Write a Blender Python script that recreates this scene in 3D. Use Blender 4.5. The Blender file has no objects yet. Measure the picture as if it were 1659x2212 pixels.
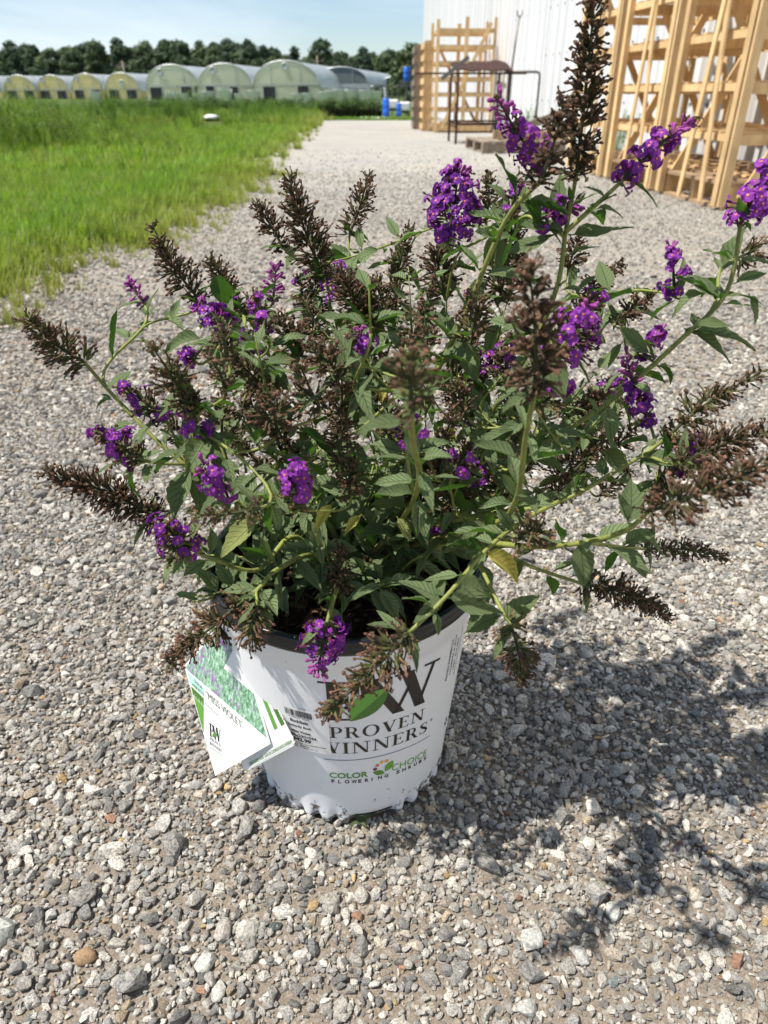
import bpy, bmesh, math, random
import numpy as np
from mathutils import Vector, Matrix, Quaternion
random.seed(11)
rng = np.random.default_rng(11)
scene = bpy.context.scene
COL = scene.collection

# ------------------------------------------------------------------ camera
H = 0.58                                   # camera height above the gravel
FPX = 1534.0                               # focal length for a 2212 px high picture
PITCH = math.atan((1106 - 203) / FPX)
CP, SP = math.cos(PITCH), math.sin(PITCH)
cam_d = bpy.data.cameras.new('camera')
cam_d.sensor_fit = 'VERTICAL'; cam_d.sensor_height = 34.6; cam_d.sensor_width = 25.95
cam_d.lens = FPX / 2212 * 34.6
cam_d.clip_start = 0.02; cam_d.clip_end = 3000
cam_d.dof.use_dof = True; cam_d.dof.focus_distance = 0.55; cam_d.dof.aperture_fstop = 10.5
cam = bpy.data.objects.new('camera', cam_d); COL.objects.link(cam)
cam.location = (0, 0, H); cam.rotation_euler = (math.pi / 2 - PITCH, 0, 0)
scene.camera = cam

# ------------------------------------------------------------------ light
SUN_EL, SUN_AZ = math.radians(62), math.radians(-100)       # azimuth from +Y towards +X
S = Vector((math.cos(SUN_EL) * math.sin(SUN_AZ), math.cos(SUN_EL) * math.cos(SUN_AZ), math.sin(SUN_EL)))
sun_d = bpy.data.lights.new('sun', 'SUN'); sun_d.energy = 5.0; sun_d.angle = math.radians(0.53); sun_d.color = (1, .95, .87)
sun = bpy.data.objects.new('sun', sun_d); COL.objects.link(sun)
sun.rotation_euler = (-S).to_track_quat('-Z', 'Y').to_euler(); sun.location = (-5, 2, 9)
world = bpy.data.worlds.new('World'); scene.world = world; world.use_nodes = True
wn, wl = world.node_tree.nodes, world.node_tree.links; wn.clear()
sky = wn.new('ShaderNodeTexSky'); sky.sky_type = 'NISHITA'; sky.sun_disc = False
sky.sun_elevation = SUN_EL; sky.sun_rotation = SUN_AZ; sky.air_density = 1.0; sky.dust_density = .2; sky.ozone_density = 2.2
tc = wn.new('ShaderNodeTexCoord'); mp = wn.new('ShaderNodeMapping'); mp.inputs['Scale'].default_value = (1.6, 1.6, 7.0)
nz = wn.new('ShaderNodeTexNoise'); nz.inputs['Scale'].default_value = 1.7; nz.inputs['Detail'].default_value = 7; nz.inputs['Roughness'].default_value = .55
nz.inputs['Distortion'].default_value = .6
rp = wn.new('ShaderNodeValToRGB'); rp.color_ramp.elements[0].position = .44; rp.color_ramp.elements[0].color = (.12, .12, .12, 1)
rp.color_ramp.elements[1].position = .78; rp.color_ramp.elements[1].color = (.7, .7, .7, 1)
mx = wn.new('ShaderNodeMixRGB'); mx.inputs[2].default_value = (8.6, 9.4, 10.4, 1)
bg = wn.new('ShaderNodeBackground'); bg.inputs[1].default_value = .08
wo = wn.new('ShaderNodeOutputWorld')
wl.new(tc.outputs['Generated'], mp.inputs[0]); wl.new(mp.outputs[0], nz.inputs[0]); wl.new(nz.outputs[0], rp.inputs[0])
wl.new(rp.outputs[0], mx.inputs[0]); tn = wn.new('ShaderNodeMixRGB'); tn.blend_type = 'MULTIPLY'; tn.inputs[0].default_value = 1; tn.inputs[2].default_value = (.90, .97, 1.04, 1); wl.new(sky.outputs[0], tn.inputs[1]); wl.new(tn.outputs[0], mx.inputs[1]); wl.new(mx.outputs[0], bg.inputs[0]); wl.new(bg.outputs[0], wo.inputs[0])
scene.view_settings.view_transform = 'Standard'; scene.view_settings.look = 'None'
scene.view_settings.exposure = 0.62; scene.view_settings.gamma = 1; scene.view_settings.use_curve_mapping = False
scene.render.engine = 'CYCLES'
scene.cycles.max_bounces = 6; scene.cycles.transparent_max_bounces = 8; scene.cycles.caustics_reflective = False; scene.cycles.caustics_refractive = False
try: scene.cycles.use_denoising = True
except Exception: pass

# ------------------------------------------------------------------ helpers
def ray(px, py):                            # direction of a picture point (1659 x 2212 picture)
    a = (px - 829.5) / FPX; b = (1106 - py) / FPX
    return Vector((a, CP + b * SP, -SP + b * CP))
def at(px, py, Y):                          # point seen at (px, py) standing Y metres ahead
    d = ray(px, py); return Vector((0, 0, H)) + d * (Y / d.y)
def gnd(px, py, z=0.0):
    d = ray(px, py); return Vector((0, 0, H)) + d * ((z - H) / d.z)
def proj(v):
    dep = v.y * CP - (v.z - H) * SP; up = v.y * SP + (v.z - H) * CP
    return 829.5 + FPX * v.x / dep, 1106 - FPX * up / dep, dep

def tag(o, label=None, cat=None, group=None, kind=None):
    if label: o['label'] = label
    if cat: o['category'] = cat
    if group: o['group'] = group
    if kind: o['kind'] = kind
    return o
def empty(name, loc=(0, 0, 0), rz=0.0, label=None, cat=None, group=None):
    o = bpy.data.objects.new(name, None); COL.objects.link(o); o.empty_display_size = .05
    o.location = loc; o.rotation_euler = (0, 0, rz); return tag(o, label, cat, group)
def link(o, parent=None, world=False):
    COL.objects.link(o)
    if parent is not None:
        o.parent = parent
        if world: o.matrix_parent_inverse = (Matrix.Translation(parent.location) @ parent.rotation_euler.to_matrix().to_4x4()).inverted()
    return o
def mkmesh(name, V, F, mats, smooth=False, cols=None, mi=None, uv=None):
    me = bpy.data.meshes.new(name)
    me.from_pydata([tuple(v) for v in V], [], [tuple(f) for f in F])
    for m in (mats if isinstance(mats, (list, tuple)) else [mats]): me.materials.append(m)
    if mi is not None: me.polygons.foreach_set('material_index', mi)
    if smooth: me.polygons.foreach_set('use_smooth', [True] * len(me.polygons))
    if cols is not None:
        a = me.color_attributes.new('col', 'FLOAT_COLOR', 'POINT')
        c = np.ones((len(V), 4), np.float32); c[:, :3] = cols; a.data.foreach_set('color', c.ravel())
    if uv is not None:
        a = me.attributes.new('luv', 'FLOAT_VECTOR', 'POINT')
        c = np.zeros((len(V), 3), np.float32); c[:, :2] = uv; a.data.foreach_set('vector', c.ravel())
    me.update(); return me
def mkobj(name, V, F, mats, parent=None, world=False, **k):
    return link(bpy.data.objects.new(name, mkmesh(name, V, F, mats, **k)), parent, world)
class MB:
    def __init__(s): s.V = []; s.F = []; s.M = []
    def add(s, V, F, mi=0):
        o = len(s.V); s.V += [tuple(v) for v in V]; s.F += [tuple(i + o for i in f) for f in F]; s.M += [mi] * len(F); return s
    def box(s, x0, x1, y0, y1, z0, z1, mi=0):
        return s.add([(x0,y0,z0),(x1,y0,z0),(x1,y1,z0),(x0,y1,z0),(x0,y0,z1),(x1,y0,z1),(x1,y1,z1),(x0,y1,z1)],
                     [(0,3,2,1),(4,5,6,7),(0,1,5,4),(1,2,6,5),(2,3,7,6),(3,0,4,7)], mi)
    def bar(s, a, b, w, h, up=(0,0,1), mi=0):          # rectangular bar a->b, w across, h along up
        a, b = Vector(a), Vector(b); d = (b - a).normalized(); u = Vector(up); u = (u - d * u.dot(d))
        if u.length < 1e-4: u = d.orthogonal()
        u.normalize(); r = d.cross(u)
        V = [p + r * (sx * w / 2) + u * (sz * h / 2) for p in (a, b) for sx, sz in ((-1,-1),(1,-1),(1,1),(-1,1))]
        return s.add(V, [(0,1,2,3),(7,6,5,4),(0,4,5,1),(1,5,6,2),(2,6,7,3),(3,7,4,0)], mi)
    def tube(s, pts, rads, n=8, mi=0, cap=True):
        V, F = tube(pts, rads, n, cap); return s.add(V, F, mi)
    def build(s, name, mats, parent=None, world=False, smooth=False):
        return mkobj(name, s.V, s.F, mats, parent, world, smooth=smooth, mi=s.M)
def tube(pts, rads, n=8, cap=True):
    pts = [Vector(p) for p in pts]; V = []; F = []; u = None
    for i, p in enumerate(pts):
        d = (pts[min(i + 1, len(pts) - 1)] - pts[max(i - 1, 0)])
        d = d.normalized() if d.length > 1e-9 else Vector((0, 0, 1))
        u = d.orthogonal() if u is None else (u - d * u.dot(d)); u.normalize(); w = d.cross(u)
        r = rads[i] if hasattr(rads, '__len__') else rads
        for k in range(n):
            t = 2 * math.pi * k / n; V.append(p + u * (r * math.cos(t)) + w * (r * math.sin(t)))
    for i in range(len(pts) - 1):
        for k in range(n):
            a = i * n + k; b = i * n + (k + 1) % n; F.append((a, b, b + n, a + n))
    if cap: F.append(tuple(range(n - 1, -1, -1))); F.append(tuple((len(pts) - 1) * n + k for k in range(n)))
    return V, F
def lathe(prof, n=64, c=(0, 0), close=False):
    V = []; F = []
    for r, z in prof:
        for k in range(n):
            t = 2 * math.pi * k / n; V.append((c[0] + r * math.sin(t), c[1] - r * math.cos(t), z))
    m = len(prof)
    for i in range(m if close else m - 1):
        j = (i + 1) % m
        for k in range(n): F.append((i*n+k, i*n+(k+1)%n, j*n+(k+1)%n, j*n+k))
    return V, F

# ------------------------------------------------------------------ materials
def nodes(m): return m.node_tree.nodes, m.node_tree.links
def mat(name, c=(.5,.5,.5), rough=.6, spec=.5, metal=0.0):
    m = bpy.data.materials.new(name); m.use_nodes = True
    b = m.node_tree.nodes['Principled BSDF']; b.inputs['Base Color'].default_value = (*c, 1)
    b.inputs['Roughness'].default_value = rough; b.inputs['Specular IOR Level'].default_value = spec; b.inputs['Metallic'].default_value = metal
    return m
def tex(m, kind, scale, detail=4, rough=.6, coord='Object', stretch=None, vec=None):
    n, l = nodes(m)
    t = n.new({'noise': 'ShaderNodeTexNoise', 'vor': 'ShaderNodeTexVoronoi', 'wave': 'ShaderNodeTexWave'}[kind])
    t.inputs['Scale'].default_value = scale
    if kind == 'noise': t.inputs['Detail'].default_value = detail; t.inputs['Roughness'].default_value = rough
    src = vec
    if src is None: src = n.new('ShaderNodeTexCoord').outputs[coord]
    if stretch:
        q = n.new('ShaderNodeMapping'); q.inputs['Scale'].default_value = stretch; l.new(src, q.inputs[0]); src = q.outputs[0]
    l.new(src, t.inputs['Vector']); return t
def ramp(m, src, stops):
    n, l = nodes(m); r = n.new('ShaderNodeValToRGB'); e = r.color_ramp.elements
    while len(e) < len(stops): e.new(.5)
    for el, (p, c) in zip(e, stops): el.position = p; el.color = (*c, 1) if hasattr(c, '__len__') else (c, c, c, 1)
    l.new(src, r.inputs[0]); return r.outputs[0]
def mix(m, f, a, b, mode='MIX'):
    n, l = nodes(m); x = n.new('ShaderNodeMixRGB'); x.blend_type = mode
    for i, v in enumerate((f, a, b)):
        if hasattr(v, 'is_linked'): l.new(v, x.inputs[i])
        elif i == 0: x.inputs[0].default_value = v
        else: x.inputs[i].default_value = (*v, 1)
    return x.outputs[0]
def math_(m, op, a, b=None, c=None):
    n, l = nodes(m); x = n.new('ShaderNodeMath'); x.operation = op
    for i, v in enumerate((a, b, c)):
        if v is None: continue
        if hasattr(v, 'is_linked'): l.new(v, x.inputs[i])
        else: x.inputs[i].default_value = v
    return x.outputs[0]
def setc(m, out, sock='Base Color'): m.node_tree.links.new(out, m.node_tree.nodes['Principled BSDF'].inputs[sock])
def bump(m, src, strength=.3, dist=.002):
    n, l = nodes(m); b = n.new('ShaderNodeBump'); b.inputs['Strength'].default_value = strength; b.inputs['Distance'].default_value = dist
    l.new(src, b.inputs['Height']); setc(m, b.outputs[0], 'Normal')
def attr(m, name, kind='GEOMETRY'):
    a = nodes(m)[0].new('ShaderNodeAttribute'); a.attribute_type = kind; a.attribute_name = name; return a
def translucent(m, color_out, fac):
    n, l = nodes(m); t = n.new('ShaderNodeBsdfTranslucent'); s = n.new('ShaderNodeMixShader'); s.inputs[0].default_value = fac
    if hasattr(color_out, 'is_linked'): l.new(color_out, t.inputs[0])
    else: t.inputs[0].default_value = (*color_out, 1)
    l.new(n['Principled BSDF'].outputs[0], s.inputs[1]); l.new(t.outputs[0], s.inputs[2]); l.new(s.outputs[0], n['Material Output'].inputs[0])

# stones: colour of each comes from the scatter, mottled crust on top
M_stone = mat('stone', rough=.9, spec=.2)
_a = attr(M_stone, 'col', 'INSTANCER'); _v = nodes(M_stone)[0].new('ShaderNodeVectorMath'); _v.operation = 'MULTIPLY_ADD'
_t = nodes(M_stone)[0].new('ShaderNodeTexCoord'); _v.inputs[1].default_value = (9, 9, 9); nodes(M_stone)[1].new(_a.outputs['Color'], _v.inputs[0]); nodes(M_stone)[1].new(_t.outputs['Object'], _v.inputs[2])
_n1 = tex(M_stone, 'noise', 5.5, 6, .7, vec=_v.outputs[0]); _n2 = tex(M_stone, 'noise', 1.6, 3, .5, vec=_v.outputs[0])
_m = ramp(M_stone, _n1.outputs[0], [(.36, .34), (.47, .82), (.60, 1.25)])
_c = mix(M_stone, 1, _a.outputs['Color'], _m, 'MULTIPLY'); _c = mix(M_stone, 1, _c, ramp(M_stone, _n2.outputs[0], [(.3, (.8, .8, .82)), (.7, (1.1, 1.08, 1.04))]), 'MULTIPLY')
setc(M_stone, _c); bump(M_stone, _n1.outputs[0], .55, .09)
def stone_mat(name, c, lo=.5, hi=1.25, scale=420):
    m = mat(name, c, .9, .2); n1 = tex(m, 'noise', scale, 6, .7)
    setc(m, mix(m, 1, c, ramp(m, n1.outputs[0], [(.36, lo), (.47, .85), (.6, hi)]), 'MULTIPLY')); bump(m, n1.outputs[0], .5, .0012); return m

# gravel bed: brown grit near, pale compacted stone further off
M_bed = mat('gravel_bed', rough=.95, spec=.15)
_g1 = tex(M_bed, 'vor', 260); _g2 = tex(M_bed, 'noise', 900, 4, .7); _g3 = tex(M_bed, 'noise', 1.1, 6, .6); _g4 = tex(M_bed, 'vor', 60); _g5 = tex(M_bed, 'noise', 7, 4, .6)
_base = ramp(M_bed, _g2.outputs[0], [(.3, (.115, .092, .070)), (.55, (.25, .205, .158)), (.75, (.40, .35, .29))])
_peb = mix(M_bed, 1, (.42, .40, .37), ramp(M_bed, _g1.outputs['Color'], [(.1, .3), (.6, .85), (.95, 1.35)]), 'MULTIPLY')
_peb2 = mix(M_bed, 1, (.44, .425, .395), ramp(M_bed, _g4.outputs['Color'], [(.1, .35), (.6, .9), (.95, 1.3)]), 'MULTIPLY')
_f1 = ramp(M_bed, _g1.outputs['Distance'], [(.25, 1.0), (.55, 0.0)])
_near = mix(M_bed, math_(M_bed, 'MULTIPLY', _f1, .5), _base, _peb)
_tr = mix(M_bed, ramp(M_bed, _g3.outputs[0], [(.4, 0.0), (.62, 1.0)]), (.315, .30, .275), (.39, .355, .30))   # pale wheel tracks
_far = mix(M_bed, .4, _tr, mix(M_bed, 1, _peb2, (.85, .85, .85), 'MULTIPLY')); _far = mix(M_bed, ramp(M_bed, _g5.outputs[0], [(.35, .0), (.7, .35)]), _far, (.28, .265, .24))
_geo = nodes(M_bed)[0].new('ShaderNodeTexCoord'); _sx = nodes(M_bed)[0].new('ShaderNodeSeparateXYZ'); nodes(M_bed)[1].new(_geo.outputs['Object'], _sx.inputs[0])
_fy = nodes(M_bed)[0].new('ShaderNodeMapRange'); nodes(M_bed)[1].new(_sx.outputs[1], _fy.inputs[0]); _fy.inputs[1].default_value = 1.2; _fy.inputs[2].default_value = 5.5
setc(M_bed, mix(M_bed, _fy.outputs[0], _near, _far)); bump(M_bed, _g2.outputs[0], .6, .0025)

M_lawn = mat('lawn_soil', rough=.95, spec=.1)
_l1 = tex(M_lawn, 'noise', 1.3, 6, .65); _l2 = tex(M_lawn, 'noise', 30, 4, .7)
setc(M_lawn, mix(M_lawn, ramp(M_lawn, _l2.outputs[0], [(.35, 0.0), (.65, 1.0)]), ramp(M_lawn, _l1.outputs[0], [(.3, (.045, .07, .018)), (.7, (.085, .14, .025))]), (.085, .085, .035)))
M_field = mat('field', rough=.95, spec=.1); _l1 = tex(M_field, 'noise', .15, 6, .65)
setc(M_field, ramp(M_field, _l1.outputs[0], [(.3, (.055, .075, .02)), (.7, (.10, .15, .035))]))
M_grass = mat('grass_blade', rough=.55, spec=.3); _a = attr(M_grass, 'col', 'INSTANCER'); setc(M_grass, _a.outputs['Color']); translucent(M_grass, mix(M_grass, 1, _a.outputs['Color'], (1.35, 1.5, .6), 'MULTIPLY'), .42)

def wood(name, c1, c2, scale=1.0):
    m = mat(name, c1, .75, .25); g = tex(m, 'noise', 34 * scale, 5, .65, stretch=(1, 1, .08)); k = tex(m, 'noise', 5 * scale, 3, .6)
    oi = nodes(m)[0].new('ShaderNodeObjectInfo')
    c = ramp(m, g.outputs[0], [(.3, c2), (.7, c1)]); c = mix(m, 1, c, ramp(m, k.outputs[0], [(.3, .8), (.7, 1.12)]), 'MULTIPLY')
    c = mix(m, 1, c, ramp(m, oi.outputs['Random'], [(0, (.86, .84, .8)), (1, (1.08, 1.06, 1.0))]), 'MULTIPLY')
    setc(m, c); bump(m, g.outputs[0], .25, .003); return m
M_pine = wood('pine_lumber', (.77, .565, .315), (.62, .41, .205))
M_grey = wood('weathered_lumber', (.33, .27, .215), (.19, .15, .12))
M_old = wood('aged_lumber', (.42, .30, .19), (.27, .18, .11))
M_white = mat('white_sheet_metal', (.80, .80, .80), .45, .4); _w = tex(M_white, 'noise', 1.2, 5, .6, stretch=(1, 1, .25)); setc(M_white, ramp(M_white, _w.outputs[0], [(.3, (.62, .63, .645)), (.7, (.71, .71, .705))]))
M_rust = mat('rusty_steel', rough=.85, spec=.3); _r = tex(M_rust, 'noise', 22, 6, .7); setc(M_rust, ramp(M_rust, _r.outputs[0], [(.35, (.022, .012, .010)), (.6, (.06, .024, .017)), (.75, (.11, .05, .03))]))
M_pipe = mat('grey_steel_pipe', (.16, .15, .14), .5, .5, .6)
M_blue = mat('blue_plastic', (.02, .13, .62), .4)
M_black = mat('black_plastic', (.012, .013, .015), .38, .5)
M_whiteplastic = mat('white_plastic', (.8, .8, .8), .4)
M_dark = mat('painted_opening_shade', (.02, .022, .022), .9)  # near-black colour standing for the shade inside the greenhouses
M_orange = mat('orange_hose', (.5, .25, .05), .5)

# ------------------------------------------------------------------ ground sheets
GZ = 0.004
EDGE = [(-4, -1.75), (1.0, -1.6), (2.4, -1.33), (4.7, -1.06), (8, -1.15), (12, -1.32), (21, -1.66), (30, -1.9)]
def edge_x(y):
    x = np.interp(y, [e[0] for e in EDGE], [e[1] for e in EDGE])
    return x + .07 * np.sin(y * 4.1) + .05 * np.sin(y * 9.7 + 1) + .03 * np.sin(y * 23)
tag(mkobj('ground', [(-700,-60,-.02),(700,-60,-.02),(700,900,-.02),(-700,900,-.02)], [(0,1,2,3)], M_field), 'flat green field reaching to the wood', 'ground', kind='structure')
ys = np.concatenate([np.linspace(-4, 12, 160), np.linspace(12.2, 26, 40)])
V = []; F = []
for y in ys: V += [(-60, y, 0), (edge_x(y) + .35, y, 0)]
F = [(2*i, 2*i+1, 2*i+3, 2*i+2) for i in range(len(ys) - 1)]
tag(mkobj('lawn', V, F, M_lawn), 'mown grass verge left of the gravel', 'lawn', kind='structure')
V = []; F = []; ys = np.concatenate([np.linspace(-4, 12, 160), np.linspace(12.2, 20.6, 40)])
for y in ys: V += [(edge_x(y) - .18 + .08 * math.sin(y * 13), y, GZ), (14, y, GZ)]
F = [(2*i, 2*i+1, 2*i+3, 2*i+2) for i in range(len(ys) - 1)]
tag(mkobj('gravel_road', V, F, M_bed), 'grey gravel yard and road of crushed stone', 'gravel road', kind='structure')

# ------------------------------------------------------------------ scatter (stuff only)
def hidden_collection(name, meshes):
    c = bpy.data.collections.new(name)
    for i, me in enumerate(meshes):
        o = bpy.data.objects.new('%s_%02d' % (name, i), me); c.objects.link(o)
    return c
def scatter(name, pos, rot, scl, idx, col, coll, label, cat, parent=None):
    me = bpy.data.meshes.new(name); me.vertices.add(len(pos)); me.vertices.foreach_set('co', np.asarray(pos, np.float32).ravel())
    for nm, ty, key, arr in (('rot', 'FLOAT_VECTOR', 'vector', rot), ('scl', 'FLOAT_VECTOR', 'vector', scl)):
        a = me.attributes.new(nm, ty, 'POINT'); a.data.foreach_set(key, np.asarray(arr, np.float32).ravel())
    a = me.attributes.new('idx', 'INT', 'POINT'); a.data.foreach_set('value', np.asarray(idx, np.int32))
    c4 = np.ones((len(pos), 4), np.float32); c4[:, :3] = col
    a = me.attributes.new('col', 'FLOAT_COLOR', 'POINT'); a.data.foreach_set('color', c4.ravel())
    o = link(bpy.data.objects.new(name, me), parent)
    g = bpy.data.node_groups.new(name, 'GeometryNodeTree')
    g.interface.new_socket('Geometry', in_out='INPUT', socket_type='NodeSocketGeometry'); g.interface.new_socket('Geometry', in_out='OUTPUT', socket_type='NodeSocketGeometry')
    N, L = g.nodes, g.links; gi = N.new('NodeGroupInput'); go = N.new('NodeGroupOutput'); ip = N.new('GeometryNodeInstanceOnPoints')
    ci = N.new('GeometryNodeCollectionInfo'); ci.inputs[0].default_value = coll; ci.inputs['Separate Children'].default_value = True; ci.inputs['Reset Children'].default_value = True
    ip.inputs['Pick Instance'].default_value = True
    def na(nm, ty):
        q = N.new('GeometryNodeInputNamedAttribute'); q.data_type = ty; q.inputs[0].default_value = nm; return q.outputs[0]
    L.new(gi.outputs[0], ip.inputs['Points']); L.new(ci.outputs[0], ip.inputs['Instance']); L.new(na('idx', 'INT'), ip.inputs['Instance Index'])
    er = N.new('FunctionNodeEulerToRotation'); L.new(na('rot', 'FLOAT_VECTOR'), er.inputs[0]); L.new(er.outputs[0], ip.inputs['Rotation'])
    L.new(na('scl', 'FLOAT_VECTOR'), ip.inputs['Scale']); L.new(ip.outputs[0], go.inputs[0])
    md = o.modifiers.new('scatter', 'NODES'); md.node_group = g
    if parent is None: tag(o, label, cat, kind='stuff')
    else: o['kind'] = 'stuff'
    return o
def hull_stone(seed, n=20, flat=.72, sub=True, mat_=None):
    r = random.Random(seed); bm = bmesh.new(); pts = []
    for i in range(n):
        v = Vector((r.gauss(0, 1), r.gauss(0, 1), r.gauss(0, 1))).normalized() * r.uniform(.82, 1.05)
        pts.append(bm.verts.new((v.x, v.y * r.uniform(.72, .8), v.z * flat)))
    bmesh.ops.convex_hull(bm, input=pts)
    for v in [v for v in bm.verts if not v.link_faces]: bm.verts.remove(v)
    if sub:
        bmesh.ops.subdivide_edges(bm, edges=bm.edges[:], cuts=1, use_grid_fill=True)
        bmesh.ops.smooth_vert(bm, verts=bm.verts[:], factor=.22, use_axis_x=True, use_axis_y=True, use_axis_z=True)
        for v in bm.verts: v.co *= 1 + r.uniform(-.035, .035)
    me = bpy.data.meshes.new('stone'); bm.to_mesh(me); bm.free(); me.materials.append(mat_ or M_stone)
    return me
STONES = hidden_collection('stone_kinds', [hull_stone(50 + i, n=12 + i % 9, flat=(.55, .7, .85)[i % 3]) for i in range(18)])
def vnoise(x, y, s, ph=0):
    return (np.sin(x * s * 1.3 + ph + 1.7 * np.sin(y * s * .9 + ph)) + np.sin(y * s * 1.1 - ph * 2 + 1.5 * np.sin(x * s * 1.7 + 2))) * .25 + .5
PAL = np.array([(.66, .635, .59), (.60, .58, .54), (.52, .51, .485), (.43, .425, .41), (.33, .33, .325), (.22, .22, .22), (.50, .45, .38), (.42, .35, .27), (.55, .40, .22), (.40, .24, .17), (.26, .30, .30)])
PW_ = np.array([.15, .16, .17, .17, .15, .10, .06, .035, .007, .005, .01]); PW_ /= PW_.sum()
POT = Vector((-.033, .505, GZ))
sp, sr, ss, si, sc = [], [], [], [], []
grid = {}
def field_pts(n, y0, y1, wide=.62, pad=.25):
    y = np.sqrt(rng.uniform(y0 * y0, y1 * y1, n)); w = wide * y + pad; x = rng.uniform(-1, 1, n) * w; return x, y
def put(n, y0, y1, r0, r1, sink, dens_noise=.0, overlap=.8, fade=None):
    x, y = field_pts(n, y0, y1)
    r = r0 * (r1 / r0) ** (rng.random(n) ** 1.6)
    e = edge_x(y) + .02
    keep = (x > e - .35) & (rng.random(n) < np.clip((x - e + .45) / .5, .06, 1)) & (x < 3.2)
    dn = vnoise(x, y, 3.3, 1) * .5 + vnoise(x, y, 9.1, 4) * .5
    keep &= rng.random(n) < np.clip(1 - dens_noise + dens_noise * (dn - .28) * 3.2, .04, 1)
    if fade: keep &= rng.random(n) < np.clip((fade[1] - y) / (fade[1] - fade[0]), 0, 1)
    keep &= (x - POT.x) ** 2 + (y - POT.y) ** 2 > (.088) ** 2
    for X, Y, R in zip(x[keep], y[keep], r[keep]):
        if r0 >= .004:
            k = (int(X / .03), int(Y / .03)); bad = False
            for a in (-1, 0, 1):
                for b in (-1, 0, 1):
                    for (qx, qy, qr) in grid.get((k[0] + a, k[1] + b), ()):
                        if (qx - X) ** 2 + (qy - Y) ** 2 < ((qr + R) * overlap) ** 2: bad = True; break
                    if bad: break
                if bad: break
            if bad: continue
            grid.setdefault(k, []).append((X, Y, R))
        sp.append((X, Y, GZ + R * (sink + random.uniform(-.15, .2)))); sr.append((random.uniform(-.5, .5), random.uniform(-.5, .5), random.uniform(0, 6.28)))
        ss.append((R * random.uniform(.85, 1.25), R * random.uniform(.85, 1.15), R * random.uniform(.75, 1.1)))
HERO = [  # px, py, half size in px, flattening, colour, turn, label
    (187, 2070, 29, .6, (.34, .23, .14), .2, 'smooth brown rounded stone in the gravel at lower left'),
    (2, 2016, 52, .6, (.52, .53, .50), 1.2, 'large pale angular stone at the left edge of the gravel'),
    (536, 2014, 31, .75, (.54, .52, .47), .5, 'chunky whitish stone, right one of a pair in the foreground gravel'),
    (484, 2013, 29, .75, (.40, .37, .34), 1.4, 'grey brown stone touching the whitish chunk on its left side'),
    (444, 2084, 28, .7, (.46, .45, .43), .8, 'speckled grey stone below the grey and whitish pair'),
    (472, 2144, 25, .6, (.52, .51, .48), 1.6, 'long upright pale stone near the bottom of the picture'),
    (595, 2004, 17, .6, (.09, .11, .11), .3, 'small dark blackish green stone in front of the pot'),
    (303, 1754, 11, .55, (.13, .085, .075), 2.4, 'dark reddish brown flat stone left of the pot'),
    (1147, 2032, 34, .6, (.50, .50, .48), .4, 'broad light grey stone in the sunny gravel right of centre'),
    (1322, 1975, 27, .65, (.48, .48, .46), .9, 'pale grey stone at the edge of the leaf shade on the right'),
    (1138, 2180, 29, .7, (.44, .44, .42), .1, 'blocky grey stone at the bottom right of centre'),
    (1252, 2068, 25, .7, (.45, .45, .44), 2.0, 'light grey stone beside the broad stone on the right'),
    (870, 1905, 15, .6, (.50, .47, .43), .6, 'pale stone just in front of the pot shadow'),
    (1500, 1935, 20, .6, (.50, .46, .38), .6, 'tan pale stone in the sun at right among leaf shadows')]
for i, (px, py, hs, fl, c, tz, lb) in enumerate(HERO):
    g = gnd(px, py, GZ); R = hs / FPX * proj(g)[2]
    c = (c[0] * .86, c[1] * .84, c[2] * .80)
    me = hull_stone(900 + i, n=22, flat=fl, mat_=stone_mat('stone_crust', c, .78 if i == 0 else .5, 1.1 if i == 0 else 1.25)); me.name = 'loose_stone'
    me.transform(Matrix.Diagonal((R, R, R, 1)))
    if i == 0: me.polygons.foreach_set('use_smooth', [True] * len(me.polygons))
    o = link(bpy.data.objects.new('loose_stone', me)); o.location = (g.x, g.y, GZ + R * fl * .45); o.rotation_euler = (0.1, .05, tz)
    tag(o, lb, 'stone', 'loose stones lying in the gravel'); grid.setdefault((int(g.x / .03), int(g.y / .03)), []).append((g.x, g.y, R * 1.05))
put(3200, .12, 3.0, .0090, .0155, .25, .5, .70)
put(125000, .12, 2.4, .0042, .0094, .3, .48, .58)
put(80000, .12, 1.5, .0024, .0046, .55, .2, .55)
put(150000, 2.2, 7.2, .0042, .0095, .3, .35, .60, (3.8, 7.2))
put(26000, 5.0, 10.5, .005, .010, .3, .45, .7, (5.0, 10.5))
put(60000, .12, 1.0, .0012, .0027, .6, .1)
n = len(sp); kk = rng.choice(len(PAL), n, p=PW_); kk[(np.array(ss)[:, 0] > .009) & (kk >= 7)] = 3; pc = PAL[kk] * rng.uniform(.62, 1.3, (n, 1)) * [1.06, 1.025, .97]
scatter('gravel', sp, sr, ss, rng.integers(0, 18, n), pc, STONES, 'crushed grey limestone gravel covering the yard', 'gravel')

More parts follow.
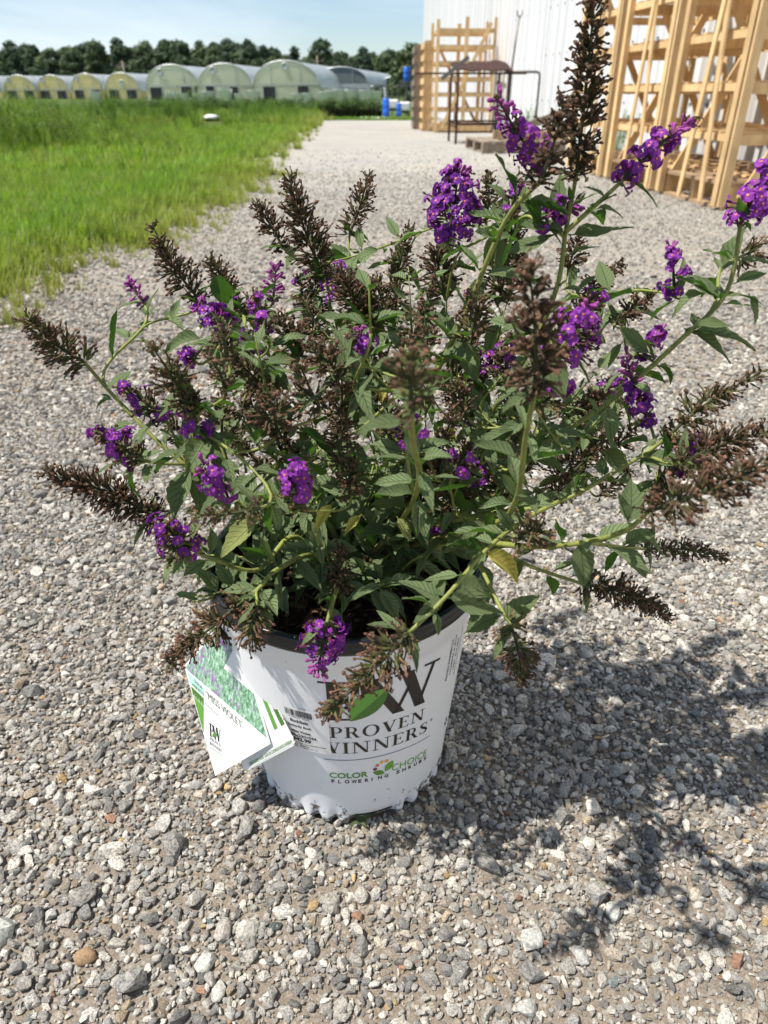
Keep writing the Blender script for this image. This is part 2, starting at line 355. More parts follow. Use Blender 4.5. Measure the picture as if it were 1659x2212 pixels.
# ------------------------------------------------------------------ grass
def blade(V, F, base, ang, lean, h, w, segs=3):
    d = Vector((math.cos(ang), math.sin(ang), 0)); s = Vector((-d.y, d.x, 0)); o = len(V)
    for i in range(segs + 1):
        t = i / segs; p = Vector(base) + d * (lean * t * t * h) + Vector((0, 0, h * t * (1 - .25 * lean * t)))
        ww = w * (1 - t) ** .7
        if i < segs: V += [p - s * ww, p + s * ww]
        else: V.append(p)
    for i in range(segs - 1): F.append((o+2*i, o+2*i+1, o+2*i+3, o+2*i+2))
    F.append((o + 2*segs - 2, o + 2*segs - 1, o + 2*segs))
def clump(seed, nb, spread, h0, h1, w, lean=.7):
    r = random.Random(seed); V = []; F = []
    for i in range(nb):
        a = r.uniform(0, 6.28); q = r.uniform(0, spread)
        blade(V, F, (q * math.cos(a), q * math.sin(a), 0), a + r.uniform(-.8, .8), r.uniform(.15, lean), r.uniform(h0, h1), w * r.uniform(.7, 1.3))
    return mkmesh('grass_clump', V, F, M_grass)
def weed(seed):                              # taller stalks with seed heads
    r = random.Random(seed); V = []; F = []
    for i in range(26):
        a = r.uniform(0, 6.28); q = r.uniform(0, .1)
        blade(V, F, (q * math.cos(a), q * math.sin(a), 0), a, r.uniform(.1, .6), r.uniform(.35, .8), .006, 4)
    for i in range(5):
        a = r.uniform(0, 6.28); b = Vector((.05 * math.cos(a), .05 * math.sin(a), 0)); h = r.uniform(.7, 1.05)
        blade(V, F, b, a, .2, h, .004, 4)
        for k in range(26):
            z = h * r.uniform(.45, .98); a2 = r.uniform(0, 6.28); blade(V, F, b + Vector((.2 * h * (z / h) ** 2 * math.cos(a), .2 * h * (z / h) ** 2 * math.sin(a), z * .95)), a2, 1.4, r.uniform(.04, .1), .010, 2)
    return mkmesh('tall_weed', V, F, M_grass)
GR = hidden_collection('grass_kinds', [clump(i, 16, .035, .05, .12, .0035) for i in range(4)] + [clump(10 + i, 18, .09, .10, .20, .008, .9) for i in range(3)] + [weed(20 + i) for i in range(3)])
gp, gr, gs, gi_, gc = [], [], [], [], []
def grass(n, y0, y1, kinds, s0, s1, ext, c0, c1, dens=lambda x, y: 1.0, xmax=None, z=0.0):
    y = np.sqrt(rng.uniform(y0 * y0, y1 * y1, n)); x = -.64 * y - .3 + rng.random(n) * (edge_x(y) + ext + .64 * y + .3)
    for X, Y in zip(x, y):
        if Y > 14 and abs(X - BAG.x * Y / BAG.y) < .3 and Y < BAG.y: continue
        d = edge_x(Y) - X                         # metres inside the lawn
        pr = 1.0 if d > .25 else max(.0, (d + ext) / (ext + .25)) ** 2.2 * (.35 + .65 * float(vnoise(X, Y, 6, 2)))
        if random.random() > pr * dens(X, Y): continue
        gp.append((X, Y, z)); gr.append((random.uniform(-.12, .12), random.uniform(-.12, .12), random.uniform(0, 6.28)))
        k = random.uniform(s0, s1) * (.55 + .45 * min(1, max(0, d + .3) / .5)); gs.append((k, k, k * random.uniform(.8, 1.2))); gi_.append(random.choice(kinds))
        t = random.random(); dry = max(0, .5 - d) * .9 if d < .5 else (.08 if random.random() < .84 else .65)
        c = np.array(c0) * (1 - t) + np.array(c1) * t; c = c * (1 - dry) + np.array((.30, .26, .09)) * dry; gc.append(c)
BAG = gnd(457, 262)
patch = lambda x, y: .35 + .65 * float(vnoise(x, y, 2.1, 3))
grass(30000, 1.9, 6.5, [0, 1, 2, 3], .6, 1.15, .5, (.075, .15, .018), (.23, .37, .045), patch)
grass(24000, 6, 16, [4, 5, 6], .55, .95, .35, (.085, .16, .02), (.23, .37, .045), patch)
grass(14000, 15, 26, [4, 5, 6], 1.0, 1.6, .4, (.09, .17, .025), (.17, .27, .045))
grass(160, 1.0, 3.2, [0, 1, 2, 3], .35, .8, .75, (.12, .22, .03), (.22, .30, .05))
# taller, darker growth at the left and along the far edge
for k in range(520):
    Y = random.uniform(8.0, 15.5); uu = random.uniform(0, 1) ** 1.7; X = -.66 * Y + uu * .44 * Y
    if X < -.72 * Y: continue
    gp.append((X, Y, 0)); gr.append((0, 0, random.uniform(0, 6.28))); s_ = random.uniform(.5, 1.0) * (1 - uu * .8); gs.append((s_, s_, s_)); gi_.append(random.choice([7, 8, 9])); gc.append(np.array((.105, .175, .032)) * random.uniform(.7, 1.4) + np.array((.05, .03, .01)) * random.random())
for k in range(560):
    Y = random.uniform(15.5, 25); X = random.uniform(-.66 * Y, -2.6)
    if abs(X - BAG.x * Y / BAG.y) < .45 and Y < BAG.y + .3: continue
    gp.append((X, Y, 0)); gr.append((0, 0, random.uniform(0, 6.28))); s_ = random.uniform(.3, .62); gs.append((s_, s_, s_)); gi_.append(random.choice([7, 8, 9])); gc.append(np.array((.085, .15, .025)) * random.uniform(.7, 1.4))
for k in range(60):
    Y = random.uniform(17.5, 21.5); X = float(edge_x(Y)) - random.uniform(0, 1.4)
    gp.append((X, Y, 0)); gr.append((0, 0, random.uniform(0, 6.28))); s_ = random.uniform(.3, .5); gs.append((s_, s_, s_)); gi_.append(random.choice([7, 8, 9])); gc.append(np.array((.11, .19, .03)) * random.uniform(.8, 1.3))
for px_, s_ in ((60, .85), (120, .7), (233, .92), (240, .8), (372, .75), (412, .85), (418, .75), (20, .95)):
    q_ = at(px_, 203, 13.0); gp.append((q_.x, 13.0, 0)); gr.append((0, 0, random.uniform(0, 6.28))); gs.append((s_ * .6, s_ * .6, s_)); gi_.append(random.choice([7, 8, 9])); gc.append(np.array((.12, .20, .04)))
for k in range(500):                          # strip beyond the road end
    Y = random.uniform(20.5, 22.6); X = random.uniform(-2, 3)
    gp.append((X, Y, -.018)); gr.append((0, 0, random.uniform(0, 6.28))); gs.append((1, 1, .5)); gi_.append(random.choice([4, 5, 6])); gc.append(np.array((.10, .18, .03)) * random.uniform(.7, 1.3))
for X0, Y0 in ((2.05, 11.6), (2.25, 7.6)):      # weeds at the foot of the wall
    for k in range(4):
        gp.append((X0 + random.uniform(-.08, .08), Y0 + random.uniform(-.15, .15), 0)); gr.append((0, 0, random.uniform(0, 6.28))); gs.append((.4, .4, .5)); gi_.append(random.choice([7, 8, 9])); gc.append(np.array((.10, .20, .04)))
scatter('grass', gp, gr, gs, gi_, gc, GR, 'bright green grass with taller weeds at the left', 'grass')

# ------------------------------------------------------------------ far wood
M_bark = mat('bark', (.07, .05, .035), .9)
def leaf_mat(name, c):
    m = mat(name, c, .7, .2); a = attr(m, 'col'); oi = nodes(m)[0].new('ShaderNodeObjectInfo')
    setc(m, mix(m, 1, a.outputs['Color'], ramp(m, oi.outputs['Random'], [(0, (.75, .8, .85)), (1, (1.2, 1.12, 1.0))]), 'MULTIPLY')); translucent(m, (.09, .16, .03), .2); return m
M_crown = leaf_mat('tree_foliage', (.05, .08, .03))
def crown(seed, h, w, base, n, leaf, conifer=False, cb=(.085, .12, .066)):
    r = random.Random(seed); V = []; F = []; C = []
    lobes = []
    for i in range(44):
        z = r.uniform(base, h * .93); t = (z - base) / (h - base)
        rad = w * (.95 * (1 - t) + .1 if conifer else math.sin(math.pi * min(.95, .38 + .57 * t)) ** .7 ) * .5
        a = r.uniform(0, 6.28); lobes.append((Vector((rad * .75 * math.cos(a), rad * .75 * math.sin(a), z)), w * r.uniform(.11, .21) * (1 - .3 * t)))
    lobes.append((Vector((0, 0, h * .93)), w * .13))
    for i in range(n):
        c, q = r.choice(lobes); v = Vector((r.gauss(0, 1), r.gauss(0, 1), r.gauss(0, 1))).normalized()
        p = c + Vector((v.x, v.y, v.z * .75)) * q * r.uniform(.45, 1.35)
        nrm = (v + Vector((r.uniform(-1, 1), r.uniform(-1, 1), r.uniform(-.5, 1))) * .8).normalized(); u = nrm.orthogonal().normalized(); u.rotate(Quaternion(nrm, r.uniform(0, 6.28))); s2 = nrm.cross(u)
        s_ = leaf * r.uniform(.6, 1.3); o = len(V); V += [p - u * s_, p + s2 * s_ * .55, p + u * s_, p - s2 * s_ * .5]; F.append((o, o+1, o+2, o+3))
        k = r.uniform(.75, 1.3); C += [(cb[0] * k, cb[1] * k, cb[2] * k)] * 4
    return mkmesh('crown', V, F, M_crown, cols=np.array(C))
def trunk(h, r0):
    V, F = tube([(0, 0, 0), (.05, 0, h * .3), (-.03, .04, h * .6), (0, 0, h * .92)], [r0, r0 * .8, r0 * .5, r0 * .15], 7)
    for a in (0.5, 2.4, 4.4):
        v, f = tube([(0, 0, h * .4), (1.1 * math.cos(a), 1.1 * math.sin(a), h * .62)], [r0 * .4, r0 * .12], 5); o = len(V); V += v; F += [tuple(i + o for i in q) for q in f]
    return mkmesh('trunk', V, F, M_bark, smooth=True)
KINDS = [(crown(1, 9.5, 7.5, .5, 3200, .40), trunk(9.5, .22)), (crown(2, 9.0, 6.5, .4, 3000, .38), trunk(9, .2)), (crown(3, 10.4, 5.6, .4, 2600, .36, True, (.060, .092, .060)), trunk(10, .2)),
         (crown(4, 8.2, 7.8, .3, 3200, .40, False, (.098, .14, .065)), trunk(8.2, .2)), (crown(5, 9.8, 6.0, .4, 2600, .38, False, (.075, .108, .066)), trunk(9.8, .2))]
def tree(x, y, k, s, label, group='trees of the far wood'):
    e = empty('tree', (x, y, 0), random.uniform(0, 6.28), label, 'tree', group); e.scale = (s, s, s * random.uniform(.94, 1.06))
    for nm, me in (('crown', KINDS[k][0]), ('trunk', KINDS[k][1])): link(bpy.data.objects.new(nm, me), e)
    return e
x = -128.0
while x < 26:
    y = 182 + random.uniform(-6, 6); hs = 1.02 + .05 * math.sin(x * .11) + random.uniform(-.1, .08) - (.07 if x > -28 else 0)
    tree(x, y, random.randrange(5), hs, 'dark green tree in the dense far wood behind the greenhouses')
    if random.random() < .9: tree(x + random.uniform(-1, 2), y + 9, random.choice([0, 2, 4]), hs * 1.02, 'dark green tree in the dense far wood behind the greenhouses')
    if x > -30: tree(x + random.uniform(-1, 1), y + 4, random.choice([0, 1, 3]), hs * random.uniform(.85, .98), 'dark green tree in the dense far wood behind the greenhouses')
    x += random.uniform(1.9, 2.9)
x = -126.0
while x < 24:
    tree(x, 175 + random.uniform(-2, 2), random.randrange(5), random.uniform(.55, .78), 'lower dark green tree along the near edge of the far wood')
    x += random.uniform(2.2, 3.4)
q = at(681, 200, 150); tree(q.x, 168, 4, .98, 'tall lone tree rising above the wood behind the pole', None)
q = at(886, 200, 70); t_ = tree(q.x, 75, 0, .50, 'dark tree just left of the weathered pallet', None)
q = at(828, 200, 150); tree(q.x, 172, 1, .86, 'loose crowned tree above the right greenhouse', None)

# ------------------------------------------------------------------ utility poles
def pole(px, Y, h, lean, label):
    p = at(px, 200, Y); e = empty('utility_pole', (p.x, Y, 0), 0, label, 'utility pole')
    MB().tube([(0, 0, 0), (lean, 0, h)], [.16, .11], 10).build('post', M_grey, e, smooth=True)
    MB().bar((lean - 1.0, 0, h - .7), (lean + 1.0, 0, h - .7), .1, .12).build('cross_arm', M_grey, e)
    for dx in (-.85, 0, .85): MB().tube([(lean + dx, 0, h - .64), (lean + dx, 0, h - .42)], .05, 6).build('insulator', M_pipe, e, smooth=True)
    return Vector((p.x + lean, Y, h - .45))
pa = pole(279, 128, 4.9, -.35, 'slightly leaning utility pole behind the cream greenhouses')
pb = pole(688, 128, 5.6, 0, 'upright utility pole in front of the tall lone tree')
for k, (dx, a, b) in enumerate(((-.85, pa, pb), (.85, pa, pb), (0, pb, pb + Vector((60, 5, 0))), (0, pa, pa - Vector((75, 0, 0))))):
    pts = [(a + (b - a) * (i / 12) + Vector((dx, 0, -.9 * 4 * (i / 12) * (1 - i / 12)))) for i in range(13)]
    tag(MB().tube(pts, .018, 4).build('power_line', M_black), ('rear power line strung between the two poles', 'front power line strung between the two poles', 'power line running right from the upright pole', 'power line running left from the leaning pole')[k], 'power line')

# ------------------------------------------------------------------ greenhouses
def film(name, c, rough=.3, tr=.25):
    m = mat(name, c, rough, .5); k = tex(m, 'noise', .9, 5, .6, stretch=(1, .3, 1)); setc(m, mix(m, 1, c, ramp(m, k.outputs[0], [(.3, .88), (.7, 1.06)]), 'MULTIPLY')); translucent(m, c, tr); return m
M_roof = film('roof_film', (.84, .87, .89), .18, .72)
M_cream = film('cream_film', (.82, .77, .50), .5, .75); M_pale = film('pale_green_film', (.75, .77, .64), .5, .75); M_mesh = film('grey_shade_cloth', (.20, .23, .25), .7, .3)
M_galv = mat('galvanised_tube', (.5, .52, .53), .4, .5, .5)
AX = math.radians(-9.0)                         # greenhouse axes run away to the right
def greenhouse(px, Y, w, h, ln, mt, label, openings=(), fan=None, sideh=.55, open_side=False):
    p = at(px, 203, Y); e = empty('greenhouse', (p.x, Y, 0), AX, label, 'greenhouse', 'hoop greenhouses in a row')
    n = 18; ev = h * sideh * .55
    arc = [(-w / 2 * math.cos(math.pi * i / n), ev + (h - ev) * math.sin(math.pi * i / n) ** .85) for i in range(n + 1)]
    V = []; F = []
    for y in np.linspace(0, ln, 9): V += [(a, y, b) for a, b in arc] + [(a * .985, y, b - .05) for a, b in arc]
    m = 2 * (n + 1)
    for j in range(8):
        for i in range(n): F += [(j*m+i, j*m+i+1, (j+1)*m+i+1, (j+1)*m+i), (j*m+n+1+i, (j+1)*m+n+1+i, (j+1)*m+n+2+i, j*m+n+2+i)]
    mkobj('roof', V, F, M_roof, e, smooth=True)
    for sx in (-1, 1):
        if not open_side: MB().box(sx * w / 2 - .02, sx * w / 2 + .02, 0, ln, 0, ev).build('side_wall', mt, e)
        else:
            for k in range(9): MB().box(sx * w / 2 - .04, sx * w / 2 + .04, ln * k / 8 - .04, ln * k / 8 + .04, 0, ev).build('side_post', M_galv, e)
            MB().box(sx * w / 2 - .05, sx * w / 2 + .05, 0, ln, ev - .12, ev).build('eave_rail', M_galv, e)
    for yy, nm in ((0.03, 'end_wall'), (ln - .03, 'end_wall')):
        lo = ev if open_side else 0
        V = [(-w/2, yy, lo)] + [(a, yy, b - .01) for a, b in arc] + [(w/2, yy, lo)]; nn = len(V); V += [(v[0], yy + .05, v[2]) for v in V]
        F = [tuple(range(nn)), tuple(range(2*nn-1, nn-1, -1))] + [(i, i + nn, (i+1) % nn + nn, (i+1) % nn) for i in range(nn)]
        mkobj(nm, V, F, mt, e)
    MB().tube([(a * 1.004, -.02, b + .01) for a, b in arc], .06, 6).build('end_hoop', M_galv, e, smooth=True)
    for k in (-.22, .22): MB().box(w * k - .03, w * k + .03, -.03, .03, 0, ev + (h - ev) * .85).build('end_stud', M_galv, e)
    MB().box(-w/2, w/2, -.025, .03, h * .40, h * .40 + .07).build('end_rail', M_galv, e)
    for (x0, x1, z0, z1) in openings:
        d = MB().box(w * x0, w * x1, -.03, .02, h * z0, h * z1).build('opening_shade', M_dark, e)  # dark panel on the closed end wall; interior shade is put into its colour
        f = MB()
        for bx in ((x0, x0 + .008, z0, z1), (x1 - .008, x1, z0, z1), (x0 + .008, x1 - .008, z1 - .012, z1)): f.box(w*bx[0], w*bx[1], -.05, -.032, h*bx[2], h*bx[3])
        f.build('opening_frame', M_galv, d)
    if fan:
        V, F = lathe([(.12, 0), (.36, 0), (.36, .12), (.30, .14), (.12, .05)], 20); V = [(fan[0] * w + v[0], -.02 - v[2], fan[1] * h + v[1]) for v in V]
        mkobj('exhaust_fan', V, F, M_galv, e, smooth=True)
    return e
GL = 'cream ended hoop greenhouse, %s'
for i, (px, Y, w, h, lb) in enumerate(((45, 112, 4.5, 2.75, 'leftmost of the four, half hidden by tall weeds'), (116, 112, 4.5, 2.75, 'second of the four from the left'), (190, 111, 4.5, 2.9, 'third of the four from the left'), (266, 110, 4.7, 3.0, 'rightmost of the four, round vent in its gable'))):
    greenhouse(px, Y, w, h, 34, M_cream, GL % lb, ((-.42, -.12, 0, .36), (.12, .42, 0, .36)), (.02 if i == 3 else -.28, .62 if i == 3 else .82))
greenhouse(-30, 112, 4.5, 2.75, 34, M_cream, GL % 'cut off by the left picture edge')
greenhouse(375, 92, 6.2, 3.35, 30, M_pale, 'pale green ended greenhouse beside the cream ones, two dark openings', ((-.44, -.2, 0, .37), (.15, .36, .08, .4), (.40, .47, 0, .4)), (-.2, .8))
greenhouse(488, 90, 6.2, 3.4, 30, M_pale, 'middle pale green greenhouse with a dark doorway', ((-.36, -.2, .05, .4), (.08, .24, 0, .38)), (-.2, .82))
greenhouse(619, 88, 7.2, 3.6, 32, M_pale, 'largest pale green greenhouse with a tall rounded gable', ((-.36, -.16, 0, .36), (.17, .35, 0, .38)), (0, .86))
greenhouse(738, 98, 6.2, 3.3, 40, M_mesh, 'open sided greenhouse with a grey mesh gable and shiny roof', (), None, .9, True)
greenhouse(868, 112, 6.2, 2.7, 30, M_mesh, 'far grey greenhouse partly hidden by the weathered pallet', (), None, .9, True)
# white tubs standing before and inside the greenhouses
V, F = lathe([(.0, 0), (.20, 0), (.26, .38), (.28, .40), (.25, .40), (.19, .03), (0, .03)], 14); ME_TUB = mkmesh('white_tub', V, F, M_whiteplastic, smooth=True)
for px, Y in ((205, 70), (367, 66), (380, 66), (397, 68), (425, 66), (450, 67), (487, 66), (515, 66), (550, 64), (643, 64), (665, 60), (700, 62), (716, 64), (733, 63), (748, 66), (757, 63), (772, 64), (790, 62), (812, 64)):
    p = at(px, 203, Y); o = link(bpy.data.objects.new('white_tub', ME_TUB)); o.location = (p.x, Y, -.02); s_ = random.uniform(1.4, 2.2); o.scale = (s_, s_, s_ * 1.1)
    tag(o, 'small white tub gleaming before the greenhouses', 'tub', 'white tubs before the greenhouses')

# ------------------------------------------------------------------ potted shrub rows at the road end
V, F = lathe([(.0, 0), (.10, 0), (.13, .22), (.135, .225), (.12, .225), (.1, .2), (0, .2)], 14); ME_POT = mkmesh('pot', V, F, M_black, smooth=True)
def bushlet(seed):
    r = random.Random(seed); V = []; F = []; C = []
    for i in range(320):
        v = Vector((r.gauss(0, 1), r.gauss(0, 1), r.gauss(0, 1))).normalized() * r.uniform(.3, 1); p = Vector((v.x * .22, v.y * .22, .36 + v.z * .17)); n_ = (v + Vector((0, 0, .6))).normalized(); u = n_.orthogonal().normalized(); u.rotate(Quaternion(n_, r.uniform(0, 6.28))); w = n_.cross(u); s_ = r.uniform(.02, .04)
        o = len(V); V += [p - u * s_, p + w * s_ * .5, p + u * s_, p - w * s_ * .5]; F.append((o, o+1, o+2, o+3)); k = r.uniform(.6, 1.4); C += [(.045 * k, .085 * k, .022 * k)] * 4
    return mkmesh('foliage', V, F, M_crown, cols=np.array(C))
BUSH = [bushlet(i) for i in range(3)]
for row, (Y, xa, xb) in enumerate(((23.2, -3.9, -.15), (23.8, -6.6, -.1), (24.5, -8.4, .1))):
    x = xa
    while x < xb:
        e = empty('potted_shrub', (x, Y, -.02), random.uniform(0, 6.28), 'small dark green shrub in a black pot in the %s row at the road end' % ('front', 'middle', 'back')[row], 'potted shrub', 'potted shrubs at the road end'); s_ = random.uniform(.9, 1.2); e.scale = (s_, s_, s_ * random.uniform(.8, 1.0))
        link(bpy.data.objects.new('pot', ME_POT), e); link(bpy.data.objects.new('foliage', random.choice(BUSH)), e); x += random.uniform(.34, .44)

# blue and white plant beside them
def drum(px, Y, z, r, h, label, name='blue_barrel', m=None):
    p = at(px, 203, Y); e = empty(name, (p.x, Y, z), 0, label, 'barrel', None)
    V, F = lathe([(0, 0), (r * .9, 0), (r, .03), (r, h * .3), (r * 1.05, h * .32), (r, h * .34), (r, h * .64), (r * 1.05, h * .66), (r, h * .68), (r, h - .04), (r * .92, h), (0, h)], 20); mkobj('body', V, F, m or M_blue, e, smooth=True)
    V, F = lathe([(0, h), (r * .3, h), (r * .3, h + .03), (0, h + .03)], 12); mkobj('bung', V, F, M_black, e)
    return e
drum(834, 22.9, -.02, .095, .50, 'taller narrow blue barrel at the end of the potted shrub row')
drum(862, 23.0, -.02, .075, .38, 'shorter blue barrel between the two white tanks')
tw = at(878, 203, 26); e = empty('pump_stand', (tw.x, 26, -.02), 0, 'grey pipe stand carrying a small blue cylinder on top', 'stand')
MB().tube([(0, 0, 0), (0, 0, .92)], .035, 8).build('post', M_pipe, e); MB().box(-.5, .1, -.04, .04, .80, .86).build('arm', M_pipe, e)
for dx in (-.45, -.25): MB().tube([(dx, 0, 0), (dx, 0, .82)], .02, 6).build('leg', M_pipe, e)
drum(878, 26, .92, .10, .38, 'small blue cylinder set up high on the pipe stand')
for px, zb, w, lb in ((848, .22, .34, 'left white plastic tank on a dark stand behind the blue barrels'), (874, .16, .34, 'right white plastic tank beside the shorter blue barrel')):
    p = at(px, 203, 24.5); e = empty('white_tank', (p.x, 24.5, -.02), 0, lb, 'tank')
    b = MB(); b.box(-w/2, w/2, -.2, .2, zb, zb + .24); o = b.build('tank', M_whiteplastic, e); bv = o.modifiers.new('round', 'BEVEL'); bv.width = .05; bv.segments = 3
    MB().tube([(0, 0, zb + .24), (0, 0, zb + .28)], .06, 10).build('cap', M_black, e)
    for sx in (-1, 1):
        for sy in (-1, 1): MB().box(sx*w*.4-.02, sx*w*.4+.02, sy*.15-.02, sy*.15+.02, 0, zb).build('leg', M_black, e)
    MB().box(-w*.45, w*.45, -.18, .18, zb - .05, zb - .003).build('shelf', M_black, e)
p = at(840, 160, 25.5); MBs = MB().bar((at(836,203,25.5).x, 25.5, .0), (at(830,203,25.5).x, 25.5, .78), .06, .06); tag(MBs.build('white_post', M_whiteplastic), 'thin white leaning post behind the taller blue barrel', 'post')
b = MB(); xs = np.linspace(at(778, 203, 22).x, at(834, 203, 22).x, 14)
V = [(x_, 21.7 + k * .5, .004 + .03 * (k == 1) + .012 * math.sin(i * 2.2 + k)) for k in range(3) for i, x_ in enumerate(xs)]; F = [(k*14+i, k*14+i+1, (k+1)*14+i+1, (k+1)*14+i) for k in range(2) for i in range(13)]
tag(mkobj('plastic_sheet', V, F, M_whiteplastic, smooth=True), 'white plastic ground sheet lying at the end of the gravel', 'plastic sheet')
tag(MB().tube([(at(835,203,21.6).x + i * .1, 21.6 + .03 * math.sin(i), .02) for i in range(16)], .018, 6).build('hose', M_orange, smooth=True), 'orange yellow hose lying across the road end', 'hose')
p = gnd(457, 262); V, F = lathe([(0, .0), (.17, 0), (.165, .06), (.10, .10), (0, .11)], 14); V = [(p.x + v[0] * (1 + .2 * math.sin(5 * v[1] * 9)), p.y + v[1] * .6, v[2] * .9 + .05) for v in V]
tag(mkobj('white_bag', V, F, M_whiteplastic, smooth=True), 'white plastic bag lying in the grass', 'bag')

# ------------------------------------------------------------------ white building
WA = math.atan(.1)
def wall_x(y): return 3.486 - .1 * y
e_b = empty('white_building', (wall_x(0), 0, 0), WA, 'long white corrugated metal building along the right of the yard', 'building')
L0, L1, BH = -6.0, 23.8 / math.cos(WA), 5.2
PW0 = .915; npan = int((L1 - L0) / PW0)
prof = []
for r_ in range(3):
    b0 = r_ * .305; prof += [(b0, 0), (b0 + .10, 0), (b0 + .122, -.032), (b0 + .158, -.032), (b0 + .18, 0), (b0 + .24, 0), (b0 + .247, -.006), (b0 + .258, -.006), (b0 + .265, 0)]
prof.append((.911, 0))
V = [(x_, y_, z_) for z_ in (.06, BH) for (y_, x_) in prof]; n_ = len(prof); ME_PAN = mkmesh('wall_panel', V, [(i, i + n_, i + 1 + n_, i + 1) for i in range(n_ - 1)], M_white)
for k in range(npan):
    o = link(bpy.data.objects.new('wall_panel', ME_PAN), e_b); o.location = (.004 * (k % 2), L1 - (k + 1) * PW0, 0)
y_near = L1 - npan * PW0
MB().box(.03, .12, y_near, L1 - .02, .0, BH).build('wall_core', M_white, e_b)
MB().box(-.03, .14, y_near, L1, -.01, .055).build('footing', mat('concrete', (.33, .32, .30), .9), e_b)
MB().box(-.012, .16, L1, L1 + .02, .06, BH).build('corner_trim', M_white, e_b)
MB().box(.121, 14, L1 - .1, L1 - .02, .0, BH).build('end_wall', M_white, e_b)
MB().add([(-.25, y_near, BH), (-.25, L1 + .2, BH), (7, L1 + .2, BH + 2), (7, y_near, BH + 2), (14, L1 + .2, BH), (14, y_near, BH)], [(0, 3, 2, 1), (3, 5, 4, 2)]).build('roof', M_galv, e_b)
# rows of screws on the panels
b = MB()
for k in range(npan * 3):
    for z_ in (.5, 1.05, 1.6):
        y_ = L1 - .06 - k * .305; b.box(-.009, -.0005, y_ - .012, y_ + .012, z_ - .012, z_ + .012)
b.build('screws', M_pipe, e_b)['kind'] = 'stuff'

# ------------------------------------------------------------------ wooden shipping racks
def rack(name, loc, rz, w, d, h, label, mid=False, seed=0, gap=.245, rail=.054):
    r = random.Random(seed); e = empty(name, loc, rz, label, 'wooden rack', 'wooden shipping racks along the white building')
    j = lambda a=.006: r.uniform(-a, a)
    for y_ in (0, d / 2 - .02, d - .04): MB().box(.012, w - .012, y_ + .001, y_ + .039, .022, .124).build('stringer', M_pine, e)
    for k in range(3):
        x_ = (w - .09) * k / 2; MB().box(x_, x_ + .09, -.012, d + .012, .0, .019).build('bottom_board', M_old, e)
    for k in range(6):
        x_ = (w - .1) * k / 5; MB().box(x_ + j(), x_ + .092, -.014 + j(), d + .014, .1265, .145 + j(.001)).build('deck_board', M_old if r.random() < .4 else M_pine, e)
    P = []
    for sx in (0, 1):
        for sy in (0, 1):
            x0 = -.041 if sx == 0 else w + .003; y0 = -.002 + sy * (d - .048)
            MB().box(x0, x0 + .038, y0, y0 + .050, .02, h + (.03 * sx)).build('post', M_pine, e)
            P.append((x0, y0))
            # flange board that makes each corner an L
            yf = -.043 if sy == 0 else d + .005
            xf = -.041 if sx == 0 else w - .01
            if sy == 0: MB().box(xf + .0005, xf + .0505, yf, yf + .018, .021, h - .01).build('corner_board', M_pine, e)
    if mid:
        MB().box(w/2 - .03, w/2 + .03, -.045, -.008, .02, h + .03).build('post', M_pine, e)
        MB().box(w/2 - .03, w/2 + .03, d + .026, d + .05, .02, h).build('post', M_pine, e)
        for k in (.3, .86): MB().box(w*k - .03, w*k + .03, d * .55, d * .55 + .012, .15, h * (.5 + .3 * (k > .5))).build('back_slat', M_pine, e)
    z_ = .145
    lv = []
    while z_ + gap < h - .01: z_ += gap; lv.append(z_)
    for z_ in lv:
        for y_ in (.0, d - .02): MB().box(.0, w, y_ + .001, y_ + .019, z_ - .006 - rail, z_ - .006 + j(.003)).build('shelf_rail', M_pine, e)
        for x_ in (-.0005, w - .0175): MB().box(x_, x_ + .018, .022, d - .022, z_ - .045, z_ - .007).build('side_rail', M_pine, e)
        for k in range(6):
            y_ = .05 + (d - .14) * k / 5 + j(.01); MB().bar((.0, y_, z_), (w, y_ + j(.03), z_ + j(.004)), .042, .009).build('slat', M_pine, e)
    # thin laths nailed across the faces
    for (a, b_) in (((-.048, .16, .03), (-.048, d * .46, h * .97)), ((-.060, d * .52, .03), (-.060, .26, h * .9))): MB().bar(a, b_, .040, .011, up=(1, 0, 0)).build('lath', M_pine, e)
    MB().bar((.08, -.052, .06), (w - .06, -.052, h * .97), .055, .014, up=(0, 1, 0)).build('brace', M_pine, e)
    MB().bar((w + .05, .1, h * .25), (w + .05, d - .1, h * .95), .05, .012, up=(1, 0, 0)).build('brace', M_pine, e)
    MB().bar((w * .9, d + .034, .15), (w * .1, d + .034, h * .8), .05, .012, up=(0, 1, 0)).build('brace', M_pine, e)
    return e
RD = .80
for k, (yy, lb) in enumerate(((4.40, 'nearest tall pine rack of slatted shelves at the right edge'), (5.33, 'middle pine rack of slatted shelves, second from the right edge'), (6.26, 'third pine rack from the right, behind the tall brown flower spike'))):
    x_ = 1.935 - .1 * (yy - 4.36); rack('shipping_rack', (x_, yy, GZ), WA, .93, RD, 1.68, lb, seed=k)
g = gnd(938, 287); rack('shipping_rack', (g.x + .03, g.y, GZ), WA * .5, .90, .85, 1.62, 'distant pine rack with a centre post standing by the building', True, 9, .225, .055)

